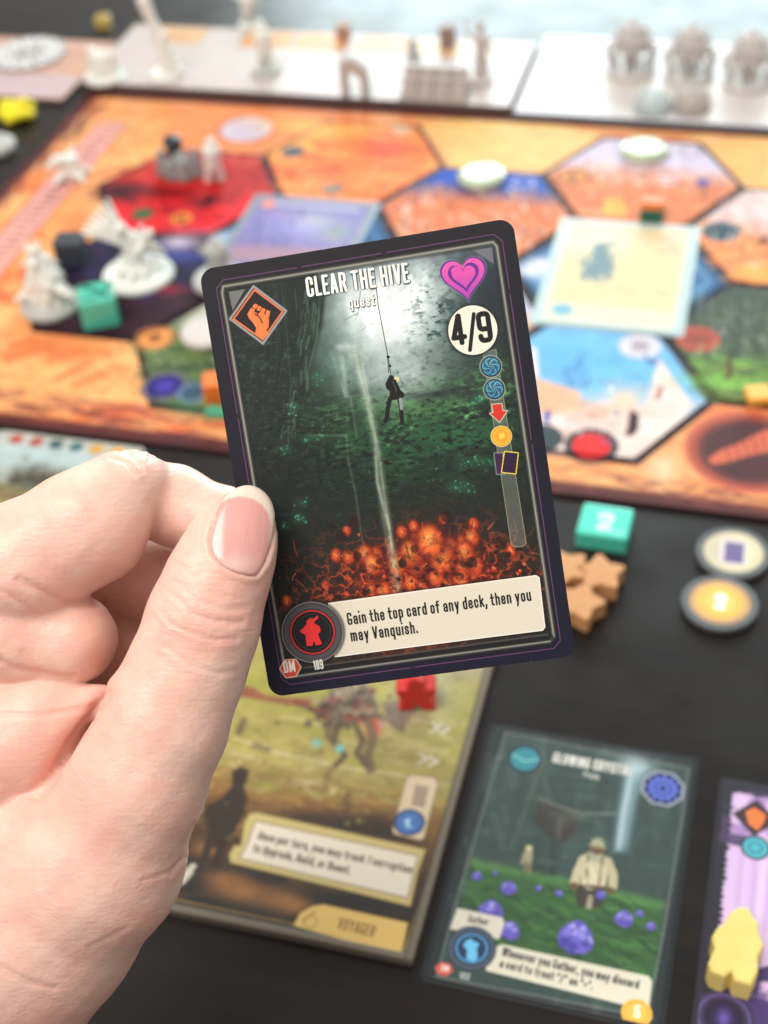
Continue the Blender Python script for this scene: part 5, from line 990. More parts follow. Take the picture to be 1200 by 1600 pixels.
c.line([z8(590, 340), z8(570, 420)], 2.5, C8(150, 130, 80), .7, soft=1.5); c.line([z8(650, 430), z8(640, 490)], 2.5, C8(120, 90, 50), .7, soft=1.5); rr = random.Random(77)
for k in range(110):
    x, y = rr.gauss(640, 60), rr.gauss(140, 26); c.disc(z8(x, y), rr.uniform(.5, 2), [C8(70, 56, 46), C8(176, 164, 140), C8(120, 66, 52), C8(100, 90, 74), C8(60, 50, 44)][k % 5], rr.uniform(.3, .8), soft=.7)
for q in ([(600, 180), (585, 225), (610, 260)], [(720, 180), (735, 240), (715, 300), (725, 345)]): c.line([z8(*p) for p in q], 3., C8(104, 88, 64), .8, soft=1.5)
c.glow(z8(640, 540), 22, 4, D1, .9); c.glow(z8(740, 545), 12, 6, D1, .9); c.glow(z8(560, 520), 12, 3, D1, .7)
for p in (z8(545, 257), z8(622, 275)):
    q = c.fmap(p); c.fill([(q[0]+(2.4 if k % 2 == 0 else 1.1)*math.cos(k*.628), q[1]+(2.4 if k % 2 == 0 else 1.1)*math.sin(k*.628)) for k in range(10)], C8(130, 206, 206), raw=True, soft=.3)
for (x, y) in ((935, 205), (968, 210), (897, 308), (930, 318)): c.line([z8(x-4, y-17), z8(x+18, y+2), z8(x-8, y+14)], 1.1, C8(232, 230, 214), soft=.3)
c.glow(z8(900, 100), 12, 20, C8(206, 214, 206), .6)
c.a = c.a*np.array([.84, .80, .77], np.float32); c.noise(.12, 5, 81, 5)
for k in range(300):
    rr = random.Random(k); x, y = rr.uniform(150, 238), rr.uniform(20, 112); c.disc((x, y), rr.uniform(.2, .9), [C8(110, 100, 56), C8(206, 196, 130), C8(70, 60, 40), C8(160, 150, 90)][k % 4], rr.uniform(.2, .6), soft=.6, raw=True)
# frame lines and lettering
c.line([z8(1150, -20), z8(1040, 420), z8(850, 985)], 4.6, C8(140, 116, 62), soft=.8); c.line([z8(1138, -20), z8(1028, 420), z8(838, 975)], 1., C8(206, 182, 110), .9, soft=.4)
c.line([(c.w-1.4, 0), (c.w-1.4, c.h)], 3, C8(84, 76, 66), soft=.8, raw=True); c.line([(0, c.h-1.4), (c.w, c.h-1.4)], 3.4, C8(84, 74, 60), soft=.8, raw=True); c.line([(0, c.h-4), (c.w-5, c.h-4)], .7, C8(150, 124, 70), .8, soft=.5, raw=True)
bx = [z8(*p) for p in [(318, 492), (345, 488), (912, 612), (885, 690), (860, 805), (620, 745), (255, 658), (250, 630), (268, 600), (290, 598), (300, 530)]]; c.fill(bx, C8(196, 178, 116), soft=.5); c.line(bx, .6, C8(120, 98, 56), .9, closed=True, soft=.4)
bx = [z8(*p) for p in [(340, 518), (885, 634), (850, 775), (620, 722), (285, 642), (310, 600)]]; c.fill(bx, C8(226, 214, 196), soft=.7); c.line(bx, .6, C8(150, 132, 108), .8, closed=True, soft=.6)
c.text('Once per turn, you may track 1 corruption', z8(345, 578), z8(862, 695), 2.9, C8(70, 60, 54), .15); c.text('to Upgrade, Build, or Boast.', z8(328, 620), z8(655, 697), 2.9, C8(70, 60, 54), .15)
tb_ = [z8(*p) for p in [(465, 868), (490, 825), (530, 802), (570, 797), (852, 858), (828, 965), (800, 962)]]; c.fill(tb_, C8(222, 186, 108), soft=.3); c.line(tb_, .5, C8(150, 116, 60), .8, soft=.3); c.text('VOYAGER', z8(612, 878), z8(733, 908), 3.7, C8(140, 108, 56), .15); c.line([z8(500, 850), z8(540, 820)], .5, C8(150, 116, 60), soft=.3); c.disc(z8(525, 855), 1.8, C8(150, 116, 60), .7, ring=.4)
tg = [z8(*p) for p in [(860, 362), (940, 372), (952, 390), (905, 575), (893, 583), (805, 562), (798, 548), (845, 375)]]; c.fill(tg, C8(206, 186, 156), soft=.4); c.line(tg, .5, C8(130, 110, 80), .8, closed=True, soft=.3); p = z8(855, 522); c.disc(p, 4.7, C8(34, 44, 84)); c.disc(p, 4., C8(70, 110, 170)); c.fill([z8(*q) for q in [(838, 515), (860, 505), (855, 530), (872, 540), (845, 540)]], C8(160, 200, 226), soft=.3)
for k in range(5): c.line([z8(880+k*9, 398+k*2), z8(866+k*9, 462+k*2)], .7, C8(120, 104, 90), .7, soft=.5)
c.line([z8(95, 720), z8(120, 690), z8(100, 700), z8(130, 670)], 2.2, C8(214, 206, 190), .9, soft=1)
c.fill([(0, 0), (c.w, 0), (c.w, 7), (0, 7)], C8(222, 214, 190), soft=.8, raw=True)
pb = empty('player_board', ((VX0+VX1)/2000, (VY0+VY1)/2000, TABLE/1000)); tag(pb, 'yellow green painted player board with gold tab reading VOYAGER, behind the thumb', 'player board')
w_, h_ = VX1-VX0, VY1-VY0
link('board_panel', prism('player_panel', rrect(w_, h_, .8), 0, 2.2, .35, uv=(-w_/2, -h_/2, w_, h_), side_mat=True), [mat('player_print', rough=.38, image=c.image('player_print'), coat=.1), mat('player_side', lin(96, 90, 78), .6)], pb)
rimm = mat('player_rim', lin(112, 102, 86), .45)
for (x, y, sx, sy) in ((w_/2-1.1, 0, 2.0, h_-.6), (0, -h_/2+1.1, w_-4.4, 2.0), (-w_/2+1.1, 0, 2.0, h_-.6)): link('rim', prism('rim', rrect(sx, sy, .3, 2), 0, .9, .25), rimm, pb, loc=(x/1000, y/1000, .00221))
# landscape card above it
lc = np.array(T(5, 665, TABLE)); w_, h_ = 66., 58.; lcx, lcy = lc[0]+33, -154.5-29
c = Canvas(w_, h_, 6, C8(196, 206, 206), local_map(lcx, lcy, w_, h_, 0, TABLE+.5)); c.fill([(0, 0), (w_, 0), (w_, 7), (0, 7)], C8(206, 200, 190), soft=1, raw=True); c.glow((30, 15), 40, 12, C8(190, 214, 222), .8, raw=True)
for k, col in enumerate([C8(190, 80, 66), C8(186, 84, 70), C8(46, 92, 104), C8(60, 110, 120), C8(240, 176, 66), C8(240, 170, 60)]): c.disc((10+k*9, 4.6), 3, col, soft=1, raw=True)
c.fill([(0, 34), (20, 30), (40, 34), (w_, 36), (w_, h_), (0, h_)], C8(150, 140, 96), soft=4, raw=True); c.glow((30, 26), 13, 7, C8(86, 80, 60), .95, raw=True); c.glow((20, 46), 26, 5, C8(170, 176, 84), .9, raw=True); c.line([(0, 36), (w_, 42)], 4, C8(140, 104, 74), .8, soft=3, raw=True)
for k in range(120):
    rr = random.Random(k+40); c.disc((30+rr.gauss(0, 8), 27+rr.gauss(0, 4)), rr.uniform(.4, 1.6), [C8(60, 56, 44), C8(110, 104, 76), C8(40, 40, 34)][k % 3], .6, soft=.8, raw=True)
c.a *= np.array([.86, .86, .84], np.float32); c.noise(.1, 5, 90, 4)
card_thing('landscape_card', 'pale sky landscape card with a row of coloured dots, above the bent index finger', lcx, lcy, TABLE, w_, h_, c, 0, sleeve=False)

# ================================================================== trays behind the board
def printed_tray(name, label, x0, x1, y0, y1, thick, canvas, sidecol):
    e = empty(name, ((x0+x1)/2000, (y0+y1)/2000, TABLE/1000)); tag(e, label, 'player board'); canvas.a *= .88; w_, h_ = x1-x0, y1-y0
    link('board_panel', prism('tray_panel', rrect(w_, h_, 1.2), 0, thick, .5, uv=(-w_/2, -h_/2, w_, h_), side_mat=True), [mat(name+'_print', rough=.42, image=canvas.image(name+'_print'), coat=.05, spec=.35), mat(name+'_side', lin(*sidecol), .5)], e); return e
X0, X1, Y0, Y1 = -336., -79., 151., 236.; ztray = 3.2
c = Canvas(X1-X0, Y1-Y0, 4, C8(220, 208, 204), lambda p: (T(p[0], p[1], ztray)[0]-X0, Y1-T(p[0], p[1], ztray)[1]))  # print kept pale: window glare on the board is put into its colour
for (x, col) in ((20, C8(236, 190, 140)), (78, C8(240, 170, 104)), (112, C8(244, 176, 110)), (150, C8(246, 180, 120)), (186, C8(244, 206, 160)), (216, C8(240, 220, 190))): c.fill([(x, 2), (x+32, 2), (x+32, 26), (x, 26)], col, soft=1, raw=True); c.line([(x, 2), (x+32, 2), (x+32, 26), (x, 26)], 1, C8(176, 140, 110), .7, closed=True, soft=.6, raw=True); c.glow((x+16, 16), 8, 5, C8(200, 130, 90), .4, raw=True)
c.strokes([(200, 100), (620, 120), (620, 160), (200, 140)], [C8(206, 200, 206), C8(234, 226, 222), C8(190, 180, 180), C8(230, 190, 160)], 120, 12, 2.5, .1, .6, .6, 55); c.line([(0, 0), (c.w, 0), (c.w, c.h), (0, c.h)], 2, C8(150, 120, 110), .8, closed=True, soft=1, raw=True)
printed_tray('rear_player_board', 'long pale board of orange cards and white figures behind the desert board', X0, X1, Y0, Y1, 5.4, c, (92, 72, 68))
X2, X3, Y2, Y3 = -76.5, 120., 146.5, 248.
c = Canvas(X3-X2, Y3-Y2, 4, C8(226, 222, 224), None); c.fill([(4, 4), (c.w-4, 4), (c.w-4, c.h-4), (4, c.h-4)], C8(232, 224, 220), soft=1, raw=True); c.strokes([(10, 10), (c.w-10, 10), (c.w-10, c.h-30), (10, c.h-30)], [C8(240, 232, 214), C8(214, 206, 206), C8(236, 224, 190), C8(206, 214, 220)], 160, 16, 3, .2, .6, .5, 56); c.line([(6, c.h-16), (c.w-6, c.h-16)], .8, C8(180, 180, 186), .7, soft=.6, raw=True)  # pale art carries part of the washed-out window glare in its colour
printed_tray('corner_player_board', 'pale glossy board holding three spiny grey miniatures, top right', X2, X3, Y2, Y3, 5.0, c, (110, 122, 130))
Xl0, Xl1, Yl0, Yl1 = -470., -340., 134., 214.
c = Canvas(130, 80, 4, C8(226, 180, 160), None); c.strokes([(2, 2), (128, 2), (128, 78), (2, 78)], [C8(236, 180, 130), C8(220, 196, 196), C8(200, 150, 130)], 60, 14, 4, .1, .5, .6, 57); c.fill([(2, 50), (128, 50), (128, 78), (2, 78)], C8(216, 196, 202), .9, soft=4, raw=True)
printed_tray('left_player_board', 'pink and orange board under the white spoked dial, far left', Xl0, Xl1, Yl0, Yl1, 2.6, c, (90, 76, 74))

# ================================================================== tokens, cubes, meeples
m_teal = mat('teal_plastic', lin(76, 194, 170), .3, coat=.3); m_white = mat('white_resin', lin(226, 228, 222), .45, sss=.15, grain=.3, grain_scale=500)
m_grey = mat('grey_resin', lin(192, 187, 184), .5, grain=.3, grain_scale=500); m_dark = mat('dark_resin', lin(56, 60, 68), .45, grain=.3, grain_scale=500)
m_mid = mat('pale_grey_resin', lin(178, 178, 174), .5, grain=.3, grain_scale=500)
m_wood = mat('tan_wood', lin(196, 142, 92), .6, mottle=.12, grain=.3, grain_scale=300); m_yel = mat('pale_yellow_wood', lin(232, 208, 122), .5, mottle=.08, grain=.2, grain_scale=300)
m_yel2 = mat('bright_yellow_wood', lin(236, 224, 30), .45); m_red = mat('red_wood', lin(206, 40, 40), .45); m_org = mat('orange_wood', lin(226, 116, 40), .45); m_grn = mat('green_wood', lin(26, 92, 74), .45); m_amb = mat('amber_wood', lin(236, 176, 70), .5)
def box_thing(name, label, cat, px, z, size, m, rz=0., group=None, bevel=.6, top=None):
    q = px if len(px) == 2 else px; h_ = size[2]; me = prism(name, rrect(size[0], size[1], min(1.2, size[0]*.1), 3), 0, h_, bevel, seg=3, uv=(-size[0]/2, -size[1]/2, size[0], size[1]) if top else None, side_mat=bool(top))
    o = link(name, me, [top, m] if top else m, loc=(q[0]/1000, q[1]/1000, z/1000), rz=rz); tag(o, label, cat, group); return o
# teal tile marked 2
tq = T(946, 812, TABLE+7.5); k_ = math.atan2(T(990, 785, 5)[1]-T(920, 775, 5)[1], T(990, 785, 5)[0]-T(920, 775, 5)[0])
c = Canvas(17.5, 16, 12, C8(84, 214, 190)); c.text('2', (6, 12.8), (11.6, 12.8), 8.6, C8(214, 246, 240), .2); c.glow((14, 13), 1.5, 1.2, C8(190, 240, 230), .6, raw=True); c.noise(.03, 2, 3)
box_thing('numbered_tile', 'teal plastic block marked with a white 2, on the dark table below the board', 'game tile', tq, TABLE, (18.6, 16.5, 7.2), m_teal, k_, bevel=1.0, top=mat('teal_top', rough=.28, image=c.image('teal_top'), coat=.3))
# stars
def star(r, n=5, ri=.58, rot=0.):
    P = []
    for k in range(2*n):
        a = rot+math.pi*k/n; rr_ = r if k % 2 == 0 else r*ri; P.append((rr_*math.cos(a), rr_*math.sin(a)))
    out = []
    for i in range(len(P)):
        a, b_, c2 = np.array(P[i-1]), np.array(P[i]), np.array(P[(i+1) % len(P)]); d0 = (a-b_)/np.linalg.norm(a-b_); d1 = (c2-b_)/np.linalg.norm(c2-b_)
        if i % 2 == 0: out += [tuple(b_+d0*r*.2), tuple(b_+(d0+d1)*r*.06), tuple(b_+d1*r*.2)]
        else: out.append(tuple(b_))
    return out
sme = prism('star_token', star(10.2), 0, 6.4, .5, seg=2)
for k, (px_, py_, rot, lab) in enumerate(((938, 893, .5, 'tan wooden star token, the one nearest the coins'), (905, 938, .15, 'tan wooden star token, lowest of the three beside the held card'), (884, 884, .9, 'tan wooden star token mostly hidden by the right edge of the held card'))):
    q = T(px_, py_, TABLE+6.4); o = link('star_token', sme if k == 0 else sme.copy(), m_wood, loc=(q[0]/1000, q[1]/1000, TABLE/1000), rz=rot) if k == 0 else None
    if k: o = bpy.data.objects.new('star_token', sme); COL.objects.link(o); o.location = (q[0]/1000, q[1]/1000, TABLE/1000); o.rotation_euler.z = rot
    tag(o, lab, 'token', 'star tokens beside the held card')
# coins
def coin(label, px_, py_, canvas, r=13.):
    q = T(px_, py_, TABLE+2.4); e = empty('coin_token', (q[0]/1000, q[1]/1000, TABLE/1000), g_rz); tag(e, label, 'coin', 'round coin tokens at the right')
    link('rim', lathe('coin_rim', [(r-.5, 0), (r, .5), (r, 1.9), (r-.5, 2.4), (r-2.2, 2.4), (r-2.6, 2.1), (1, 2.1)], 48), mat('coin_rim', lin(92, 96, 98), .45), e, smooth=False)
    link('face', prism('coin_face', circle(r-2.7, 48), 2.12, 2.3, .05, uv=(-r+2.7, -r+2.7, 2*(r-2.7), 2*(r-2.7)), side_mat=True), [mat('coin_face', rough=.35, image=canvas.image('coin_face')), m_edge], e)
R_ = 10.3; c = Canvas(2*R_, 2*R_, 10, C8(196, 156, 110)); c.disc((R_, R_), 8, C8(232, 186, 92), soft=.5); c.disc((R_, R_), 6.6, C8(226, 170, 70), .8, ring=.5, soft=.4); c.disc((R_, R_), 5, C8(238, 196, 104), soft=1); c.text('2', (R_-1.9, R_+3.2), (R_+2.1, R_+3.2), 6.8, C8(255, 250, 240), .26); c.noise(.05, 3, 4)
coin('grey rimmed round coin with a golden face marked 2', 1125, 940, c)
c = Canvas(2*R_, 2*R_, 10, C8(214, 206, 176)); c.disc((R_, R_), 8.6, C8(190, 160, 100), .8, ring=.4, soft=.4); c.glow((5, 10), 5, 8, C8(176, 172, 150), .6, raw=True); c.fill([(5.4, 4.4), (14.4, 4.2), (14.8, 16.6), (5.8, 17)], C8(216, 204, 214), .9, soft=1.2, raw=True); c.fill([(7.2, 5.6), (13.6, 5.4), (14, 15.6), (7.4, 15.8)], C8(104, 92, 140), soft=.8, raw=True)
coin('grey rimmed round token with a purple card symbol on its cream face', 1146, 862, c)
# meeples
Mp = [z7(*p) for p in [(1112, 632), (1140, 640), (1150, 665), (1170, 690), (1168, 712), (1188, 762), (1168, 800), (1168, 850), (1145, 895), (1090, 880), (1078, 850), (1055, 868), (1010, 850), (1000, 822), (1022, 770), (1012, 735), (1028, 705), (1050, 690), (1072, 655), (1090, 640)]]
q = np.array([T(p[0], p[1], TABLE+9.0) for p in Mp]); cq = q.mean(0)
o = link('meeple', prism('meeple', [tuple(p-cq) for p in q], 0, 8.2, .8, 3), m_yel, loc=(cq[0]/1000, cq[1]/1000, (TABLE+.6)/1000)); tag(o, 'pale yellow wooden meeple lying flat on the lilac card', 'meeple')
def standing(name, outline, thick, z, px_, py_, rz, m, label, cat, group=None):
    me = prism(name, outline, -thick/2, thick/2, .5, 2); me.transform(Matrix.Rotation(math.pi/2, 4, 'X')); q = T(px_, py_, z); o = link(name, me, m, loc=(q[0]/1000, q[1]/1000, z/1000), rz=rz); tag(o, label, cat, group); return o
mee = [(x*.86, y*.86) for x, y in [(-7, 0), (-2, 0), (0, 3.6), (2, 0), (7, 0), (5, 6), (7.5, 9.5), (6.5, 12), (3.2, 12.2), (3, 16), (0, 18), (-3, 16), (-3.2, 12.2), (-6.5, 12), (-7.5, 9.5), (-5, 6)]]
standing('meeple', mee, 7, .01, 652, 1098, g_rz+.25, m_red, 'red wooden meeple standing on the player board below the held card', 'meeple')
# teal die on the board
box_thing('die', 'rounded teal die resting on the board between the white miniatures', 'die', T(158, 497, 0), .03, (16.5, 16.5, 15), m_teal, .5, bevel=3.0)
box_thing('wooden_block', 'dark green wooden cube behind the cream card, under the orange slab', 'cube', T(1018, 343, 0), .62-.6, (11, 7, 7), m_grn, .02)
o = box_thing('wooden_block', 'orange wooden slab stacked on the green cube behind the cream card', 'cube', T(1018, 343, 0), 7.1, (10.5, 7, 3.4), m_org, .0, bevel=.4)
box_thing('wooden_block', 'orange wooden cube peeking out left of the held card', 'cube', T(346, 622, 0), -.56, (13, 11, 11), m_org, .35); box_thing('wooden_block', 'small green cube in front of the orange one left of the held card', 'cube', T(348, 647, 0), -.56, (14, 6, 3), mat('sea_green_wood', lin(70, 160, 124), .5), .1)
box_thing('wooden_block', 'small amber wooden cube on the green grass hex at the right edge', 'cube', T(1184, 622, 0), .02, (9.5, 9.5, 3.4), m_amb, .3)
box_thing('wooden_block', 'dark grey block standing behind the spiny white miniature', 'cube', T(115, 405, 0), .02, (14, 12, 12), m_dark, .2)
# pale discs
def disc_thing(name, label, cat, p, z, r, h_, m, group=None):
    q = T(p[0], p[1], z); o = link(name, lathe(name, [(r-.8, 0), (r, .7), (r, h_-.9), (r-.9, h_-.1), (r*.6, h_+.15), (.5, h_+.2)], 40), m, loc=(q[0]/1000, q[1]/1000, z/1000), smooth=True); tag(o, label, cat, group); return o
m_disc = mat('pale_green_acrylic', lin(182, 196, 168), .25, sss=.2, coat=.5); 
disc_thing('disc_token', 'pale green translucent disc on the blue strip hex', 'token', (752, 281), .02, 12.2, 4, m_disc, 'pale green discs on the board'); disc_thing('disc_token', 'pale green translucent disc on the lavender sky hex near the back edge', 'token', (1006, 240), .02, 12.2, 4, m_disc, 'pale green discs on the board')
disc_thing('disc_token', 'pale disc in a golden ring tucked behind the left edge of the held card', 'token', (325, 525), .02, 12, 4, mat('pearl_disc', lin(206, 200, 196), .35)); disc_thing('disc_token', 'grey disc at the left edge of the picture beside the board', 'token', (-8, 235), TABLE, 12, 5, m_mid)
# spoked dial
c = Canvas(48, 48, 8, C8(226, 224, 222)); rr = random.Random(9)
for k in range(14): a = k*2*math.pi/14; c.line([(24+6*math.cos(a), 24+6*math.sin(a)), (24+22*math.cos(a), 24+22*math.sin(a))], 1.6, C8(70, 66, 66), .9, soft=.5, raw=True)
for k in range(60): a, r_ = rr.uniform(0, 6.28), rr.uniform(7, 21); c.disc((24+r_*math.cos(a), 24+r_*math.sin(a)), rr.uniform(.5, 1.6), C8(60, 58, 58) if k % 2 else C8(246, 246, 244), .7, soft=.5, raw=True)
c.disc((24, 24), 5, C8(150, 150, 148), .9, ring=1, raw=True); c.disc((24, 24), 22.6, C8(110, 104, 104), ring=1.2, raw=True); c.disc((24, 24), 3, C8(100, 100, 100), raw=True)
q = T(42, 80, 3); e = empty('dial', (q[0]/1000, q[1]/1000, .0005)); tag(e, 'round white cardboard dial with grey spokes, top left', 'dial'); link('dial_face', prism('dial_face', circle(24, 48), 0, 1.8, .2, uv=(-24, -24, 48, 48), side_mat=True), [mat('dial_print', rough=.4, image=c.image('dial_print'), coat=.2), m_edge], e); link('hub', lathe('hub', [(3.2, 0), (3.2, 1.2), (2.6, 1.7), (.4, 1.8)], 20), m_mid, e, loc=(0, 0, .0018))
# ================================================================== miniatures
def mini(label, p, z, base_r, segs, m, rz=0., base_m=None, cat='miniature', group=None, seed=0, k=1., h=.8):
    q = T(p[0], p[1], z); e = empty('miniature', (q[0]/1000, q[1]/1000, z/1000), rz); tag(e, label, cat, group)
    if base_r: link('base', lathe('mini_base', [(base_r, 0), (base_r, 1.6), (base_r-.8, 2.8), (.5, 2.9)], 36), base_m or m, e); dz = .0026
    else: dz = 0
    link('figure', blob_mesh('mini_figure', segs, h, k, .12, seed), m, e, loc=(0, 0, dz), smooth=True); return e
def figure(hh=26, lean=0., arms=True, seed=0, w_=1.):
    r = random.Random(seed); s = hh/26
    g = [(-2.6*w_, 0, 0, -1.6*w_, 0, 10*s, 2.0, 2.4), (2.6*w_, .6, 0, 1.6*w_, 0, 10*s, 2.0, 2.4), (0, 0, 9*s, lean*.5, 0, 18*s, 3.2*w_, 3.8*w_), (lean*.5, 0, 18*s, lean, 0, 21*s, 2., 1.6), (lean, 0, 23*s, lean, -.4, 24*s, 2.5, 2.4)]
    if arms: g += [(3.4, 0, 18*s, 6.5, -2, 13*s, 1.5, 1.1), (-3.4, 0, 18*s, -7, -1, 20*s, 1.5, 1.1), (-7, -1, 20*s, -8.5, -1.5, 27*s, .9, .7)]
    g += [(0, 2, 17*s, 0, 4.5, 4*s, 2.4, 3.4)]; return g
def winged():
    r = random.Random(2); g = [(0, 0, 0, 0, 0, 9, 7, 4.6), (0, 0, 9, -1, 0, 18, 4.8, 4.2), (-1, 0, 18, -2, -3, 25, 3, 2.4), (-2, -3, 25, -3, -6, 24, 2.2, 1.4)]
    for k in range(7): a = 2.0+k*.17; g.append((-3, 1, 14, -3+math.cos(a)*(15+k*1.6), 2, 14+math.sin(a)*(24-k*1.2), 2.1, .9))
    for k in range(5): g.append((3, 1, 15, 6+k*2.4, 2, 25-k*3.4, 1.8, .8))
    for k in range(9): a = k*.7; g.append((3*math.cos(a), 3*math.sin(a), 4, 11*math.cos(a), 10*math.sin(a), r.uniform(0, 5), 2.2, 1.1))
    g += [(4, -2, 12, 11, -4, 19, 2., 1.6), (11, -4, 19, 13, -4, 25, 1.8, 2.2)]; return g
def shaggy():
    r = random.Random(4); g = [(0, 0, 0, 0, 0, 12, 9, 8), (0, 0, 12, -1, -1, 22, 7.5, 4.5)]
    for k in range(46):
        a = r.uniform(0, 6.28); z0 = r.uniform(3, 24); R = 8.5-z0*.16; g.append((R*.6*math.cos(a), R*.6*math.sin(a), z0, (R+3.4)*math.cos(a), (R+3.4)*math.sin(a), z0-r.uniform(1, 6), 1.8, .6))
    for k in range(7): a = k*.9; g.append((-1, -1, 22, -1+4*math.cos(a), -1+4*math.sin(a), 31, 1.6, .5))
    g += [(6, -4, 10, 15, -6, 7, 2.4, 1.1), (-6, -4, 8, -14, -5, 3, 2.4, 1.2)]; return g
def spiny():
    r = random.Random(6); g = [(0, 0, 22, 0, 0, 34, 6.5, 1.2), (0, 0, 16, 0, 0, 23, 7.5, 7.5)]
    for k in range(11):
        a = k*2*math.pi/11; g.append((6*math.cos(a), 6*math.sin(a), 17, 12*math.cos(a), 12*math.sin(a), 13, 1.8, 1.1)); g.append((12*math.cos(a), 12*math.sin(a), 13, 9.5*math.cos(a+.2), 9.5*math.sin(a+.2), 0, 1.2, 1.0))
        g.append((6*math.cos(a), 6*math.sin(a), 21, 11.5*math.cos(a+.3), 11.5*math.sin(a+.3), 24, 1.4, .5)); g.append((4*math.cos(a), 4*math.sin(a), 26, 7.5*math.cos(a), 7.5*math.sin(a), 30, 1.2, .4))
    g += [(0, 0, 0, 0, 0, 16, 2.6, 3.2)]; return [(a*1.15, b*1.15, c_3*.8, d*1.15, e_*1.15, f_*.8, r0, r1) for (a, b, c_3, d, e_, f_, r0, r1) in g]
mini('white winged miniature on a round base standing on the dark hex', (217, 432), .02, 17, winged(), m_white, -.1, seed=1)
mini('shaggy white miniature on a round base left of the teal die', (80, 478), .02, 14, shaggy(), m_white, .1, base_m=m_mid, seed=2)
mini('crouching white miniature on the banner strip at the left of the board', (110, 278), -.56, 0, [(0, 0, 3, 2, 0, 9, 5, 4.5), (2, 0, 9, -4, -3, 12, 4, 3.2), (-4, -3, 12, -9, -4, 10, 2.6, 1.8), (3, 2, 3, 11, 3, 1.4, 3, 1.4), (-2, -3, 5, -7, -7, 1.4, 2.4, 1.4), (3, -3, 4, 8, -8, 1.4, 2.4, 1.4), (1, 2, 10, 4, 5, 15, 2.4, 1)], m_white, .4, seed=3)
mini('grey crowd of small figures round a black pawn on the red hex', (282, 276), .02, 0, [(-9, 0, 2, -9, 0, 9, 3.6, 3), (-3, -3, 2, -3, -3, 8, 4, 3.4), (4, -3, 2, 4, -3, 9, 4.2, 3.2), (9, 1, 2, 9, 1, 10, 3.6, 3), (0, 3, 2, 0, 3, 9, 5, 4), (-9, 0, 9, -9, 0, 13, 2.2, 2.2), (9, 1, 10, 9, 1, 14, 2.4, 2.2)], mat('ash_resin', lin(140, 140, 140), .55), 0, seed=4)
e = empty('pawn', (T(278, 268, 0)[0]/1000, T(278, 268, 0)[1]/1000, .003)); tag(e, 'black pawn rising from the grey figures on the red hex', 'pawn'); link('shaft', lathe('pawn_shaft', [(5, 0), (4, 4), (3.6, 9), (4.6, 12)], 24), m_dark, e, smooth=True); link('cap', lathe('pawn_cap', [(4.8, 0), (5.2, 2), (4.6, 4), (.4, 4.6)], 24), mat('black_wood', lin(34, 46, 54), .4), e, loc=(0, 0, .0121), smooth=True)
mini('slim white miniature beside the black pawn on the red hex', (336, 282), .02, 0, figure(24, 1, False, 1, 1.25), m_white, .2, seed=5)
mini('pale grey miniature half hidden behind the top left corner of the held card', (345, 440), .02, 13, figure(20, 0, True, 3, 1.4), m_mid, .5, seed=6)
zt = 3.3
mini('tall white robed miniature leaning left on the rear board', (262, 118), zt, 10, [(3, 0, 0, 0, 0, 18, 6, 4), (0, 0, 18, -5, 0, 34, 3.4, 3.), (-5, 0, 34, -7, 0, 42, 3.4, 3.8), (0, 0, 16, 5, -2, 24, 2, 1.4), (4, 0, 2, 10, 0, 0, 4, 2)], m_white, 0, seed=7)
mini('white cluster miniature near the left corner of the rear board', (165, 122), zt, 12, [(-4, 0, 0, -4, 0, 10, 5, 4), (5, 0, 0, 6, 0, 12, 4, 3), (0, 0, 4, 0, 0, 9, 6, 5), (-4, 0, 12, -6, 0, 15, 3, 2)], m_white, 0, seed=8)
mini('white standing miniature left of the grey arch on the rear board', (417, 112), zt, 9, figure(27, 0, False, 5, 1.4), m_white, 0, base_m=m_mid, seed=9)
mini('white miniature at the back edge of the rear board behind the orange cards', (392, 42), TABLE, 8, figure(22, 1, True, 6, 1.4), m_white, .3, seed=10)
mini('dark grey standing miniature with raised arm at the right end of the rear board', (752, 128), zt, 7, figure(33, 0, True, 7, .9), m_grey, 0, seed=11)
mini('small grey miniature behind the grid of grey cubes', (646, 108), zt, 5, figure(15, 0, False, 8, .8), m_mid, 0, seed=12)
box_thing('wooden_block', 'brown block between the orange cards at the back of the rear board', 'cube', T(537, 60, zt), zt, (8, 8, 9), mat('clay_block', lin(170, 130, 108), .5), .1)
box_thing('wooden_block', 'brown grey cube on the rear board above the cube grid', 'cube', T(700, 72, zt), zt, (9, 9, 13), mat('brown_grey_wood', lin(140, 118, 108), .5), .1)
q = T(556, 150, zt); ar = [(-8, 0), (-8, 19), (-5, 23), (1, 23), (7, 18), (8, 12), (8, 0), (3.6, 0), (3.6, 10), (1, 14), (-3.6, 14), (-3.6, 0)]
standing('arch', ar, 5, zt, 556, 151, 0, m_mid, 'grey stone arch piece at the front of the rear board', 'arch')
# rack of grey cubes
q = T(680, 150, zt); e = empty('cube_rack', (q[0]/1000, q[1]/1000, zt/1000)); tag(e, 'grid of grey cubes, four wide, at the front of the rear board', 'cube rack')
m_gc = mat('grey_cube', lin(186, 178, 174), .5); link('tray', prism('rack_tray', rrect(39, 16, 1), 0, 1.2, .2), m_mid, e); cme = prism('rack_cube', rrect(8.4, 4.2, .4, 2), 0, 4.6, .35); cme.materials.append(m_gc)
for i in range(4):
    for j in range(3): o = bpy.data.objects.new('rack_block', cme); COL.objects.link(o); o.parent = e; o.location = ((-13.8+i*9.2)/1000, (-4.8+j*4.9)/1000, (1.21+j*4.75*1.)/1000); 
    
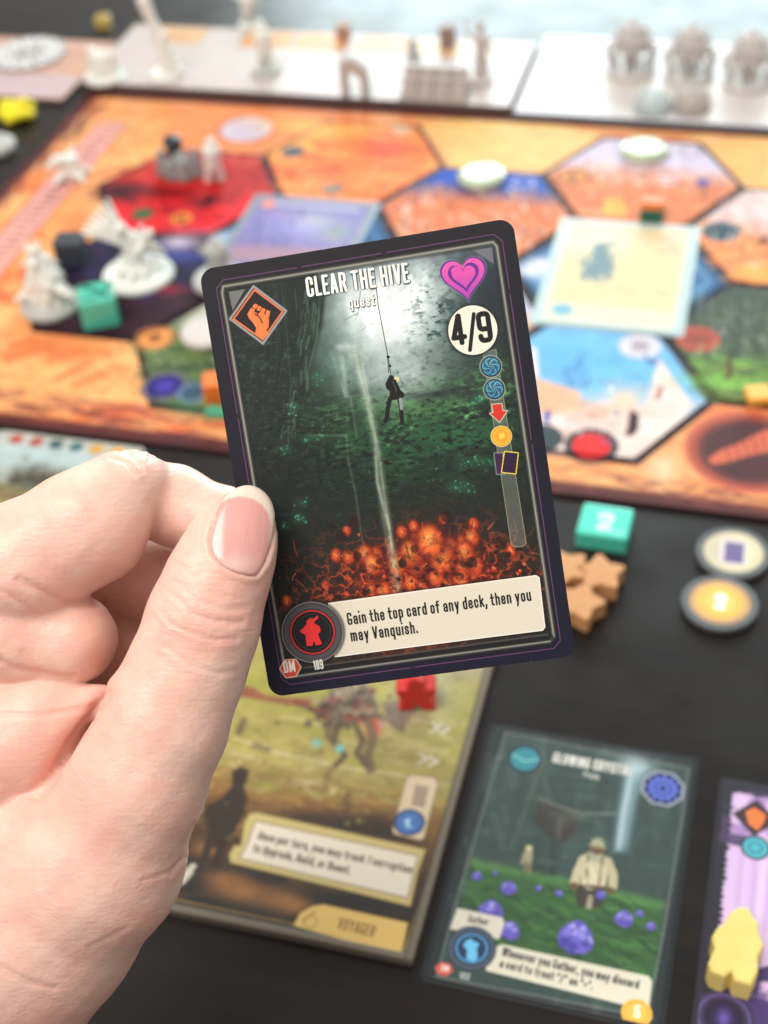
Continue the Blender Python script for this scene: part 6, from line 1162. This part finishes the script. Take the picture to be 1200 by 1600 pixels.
for i in range(4):
    for j in range(1, 3):
        for k in range(j): o = bpy.data.objects.new('rack_block', cme); COL.objects.link(o); o.parent = e; o.location = ((-13.8+i*9.2)/1000, (-4.8+j*4.9)/1000, (1.21+k*4.75)/1000)
# three spiny miniatures and two clear pots, top right
sp0 = mini('spiny grey miniature, leftmost of the three on the corner board', (985, 112), 2.85, 14, spiny(), m_grey, 0, group='spiny grey miniatures on the corner board', seed=14)
for (p, lab) in (((1076, 120), 'spiny grey miniature, middle of the three on the corner board'), ((1168, 130), 'spiny grey miniature, rightmost of the three on the corner board')):
    r_ = sp0.copy(); COL.objects.link(r_); q = T(p[0], p[1], 2.85); r_.location = (q[0]/1000, q[1]/1000, .00285); r_.rotation_euler.z = random.random(); r_['label'] = lab
    for ch in list(sp0.children): d_ = ch.copy(); COL.objects.link(d_); d_.parent = r_
m_clear = mat('clear_plastic', (.55, .66, .68), .1, alpha=.6, spec=.7); m_clear2 = mat('frosted_plastic', (.5, .46, .42), .2, alpha=.7)
for (p, m, lab) in (((1019, 172), m_clear, 'clear plastic dome in front of the leftmost and middle spiny miniatures'), ((1080, 170), m_clear2, 'cloudy plastic dome in front of the middle spiny miniature')):
    q = T(p[0], p[1], 2.85); o = link('dome', lathe('dome', [(10, 0), (10, 3), (9, 7), (6, 10.5), (.5, 11.5)], 32), m, loc=(q[0]/1000, q[1]/1000, .00285), smooth=True); tag(o, lab, 'plastic dome')
# yellow pieces, left
def flower(r0, n=7, seed=0): r = random.Random(seed); return [(0, 0, 2.4, 0, 0, 7, r0*.5, r0*.4)]+[(0, 0, 3, r0*math.cos(k*6.283/n), r0*math.sin(k*6.283/n), 3.4+2*(k % 2), 3.6, 2.9) for k in range(n)]
mini('bright yellow lobed playing piece on the table left of the board', (28, 185), TABLE, 0, flower(9, 8)+[(2, 1, 7, 5, 2, 9, 4, 3), (-4, 0, 7, -7, 0, 8, 4, 3)], m_yel2, 0, cat='playing piece', seed=15)
box_thing('wooden_block', 'small yellow piece behind the left end of the rear board', 'cube', T(162, 40, TABLE), TABLE, (9, 9, 7), mat('ochre_wood', lin(196, 170, 84), .5), .3, bevel=2)
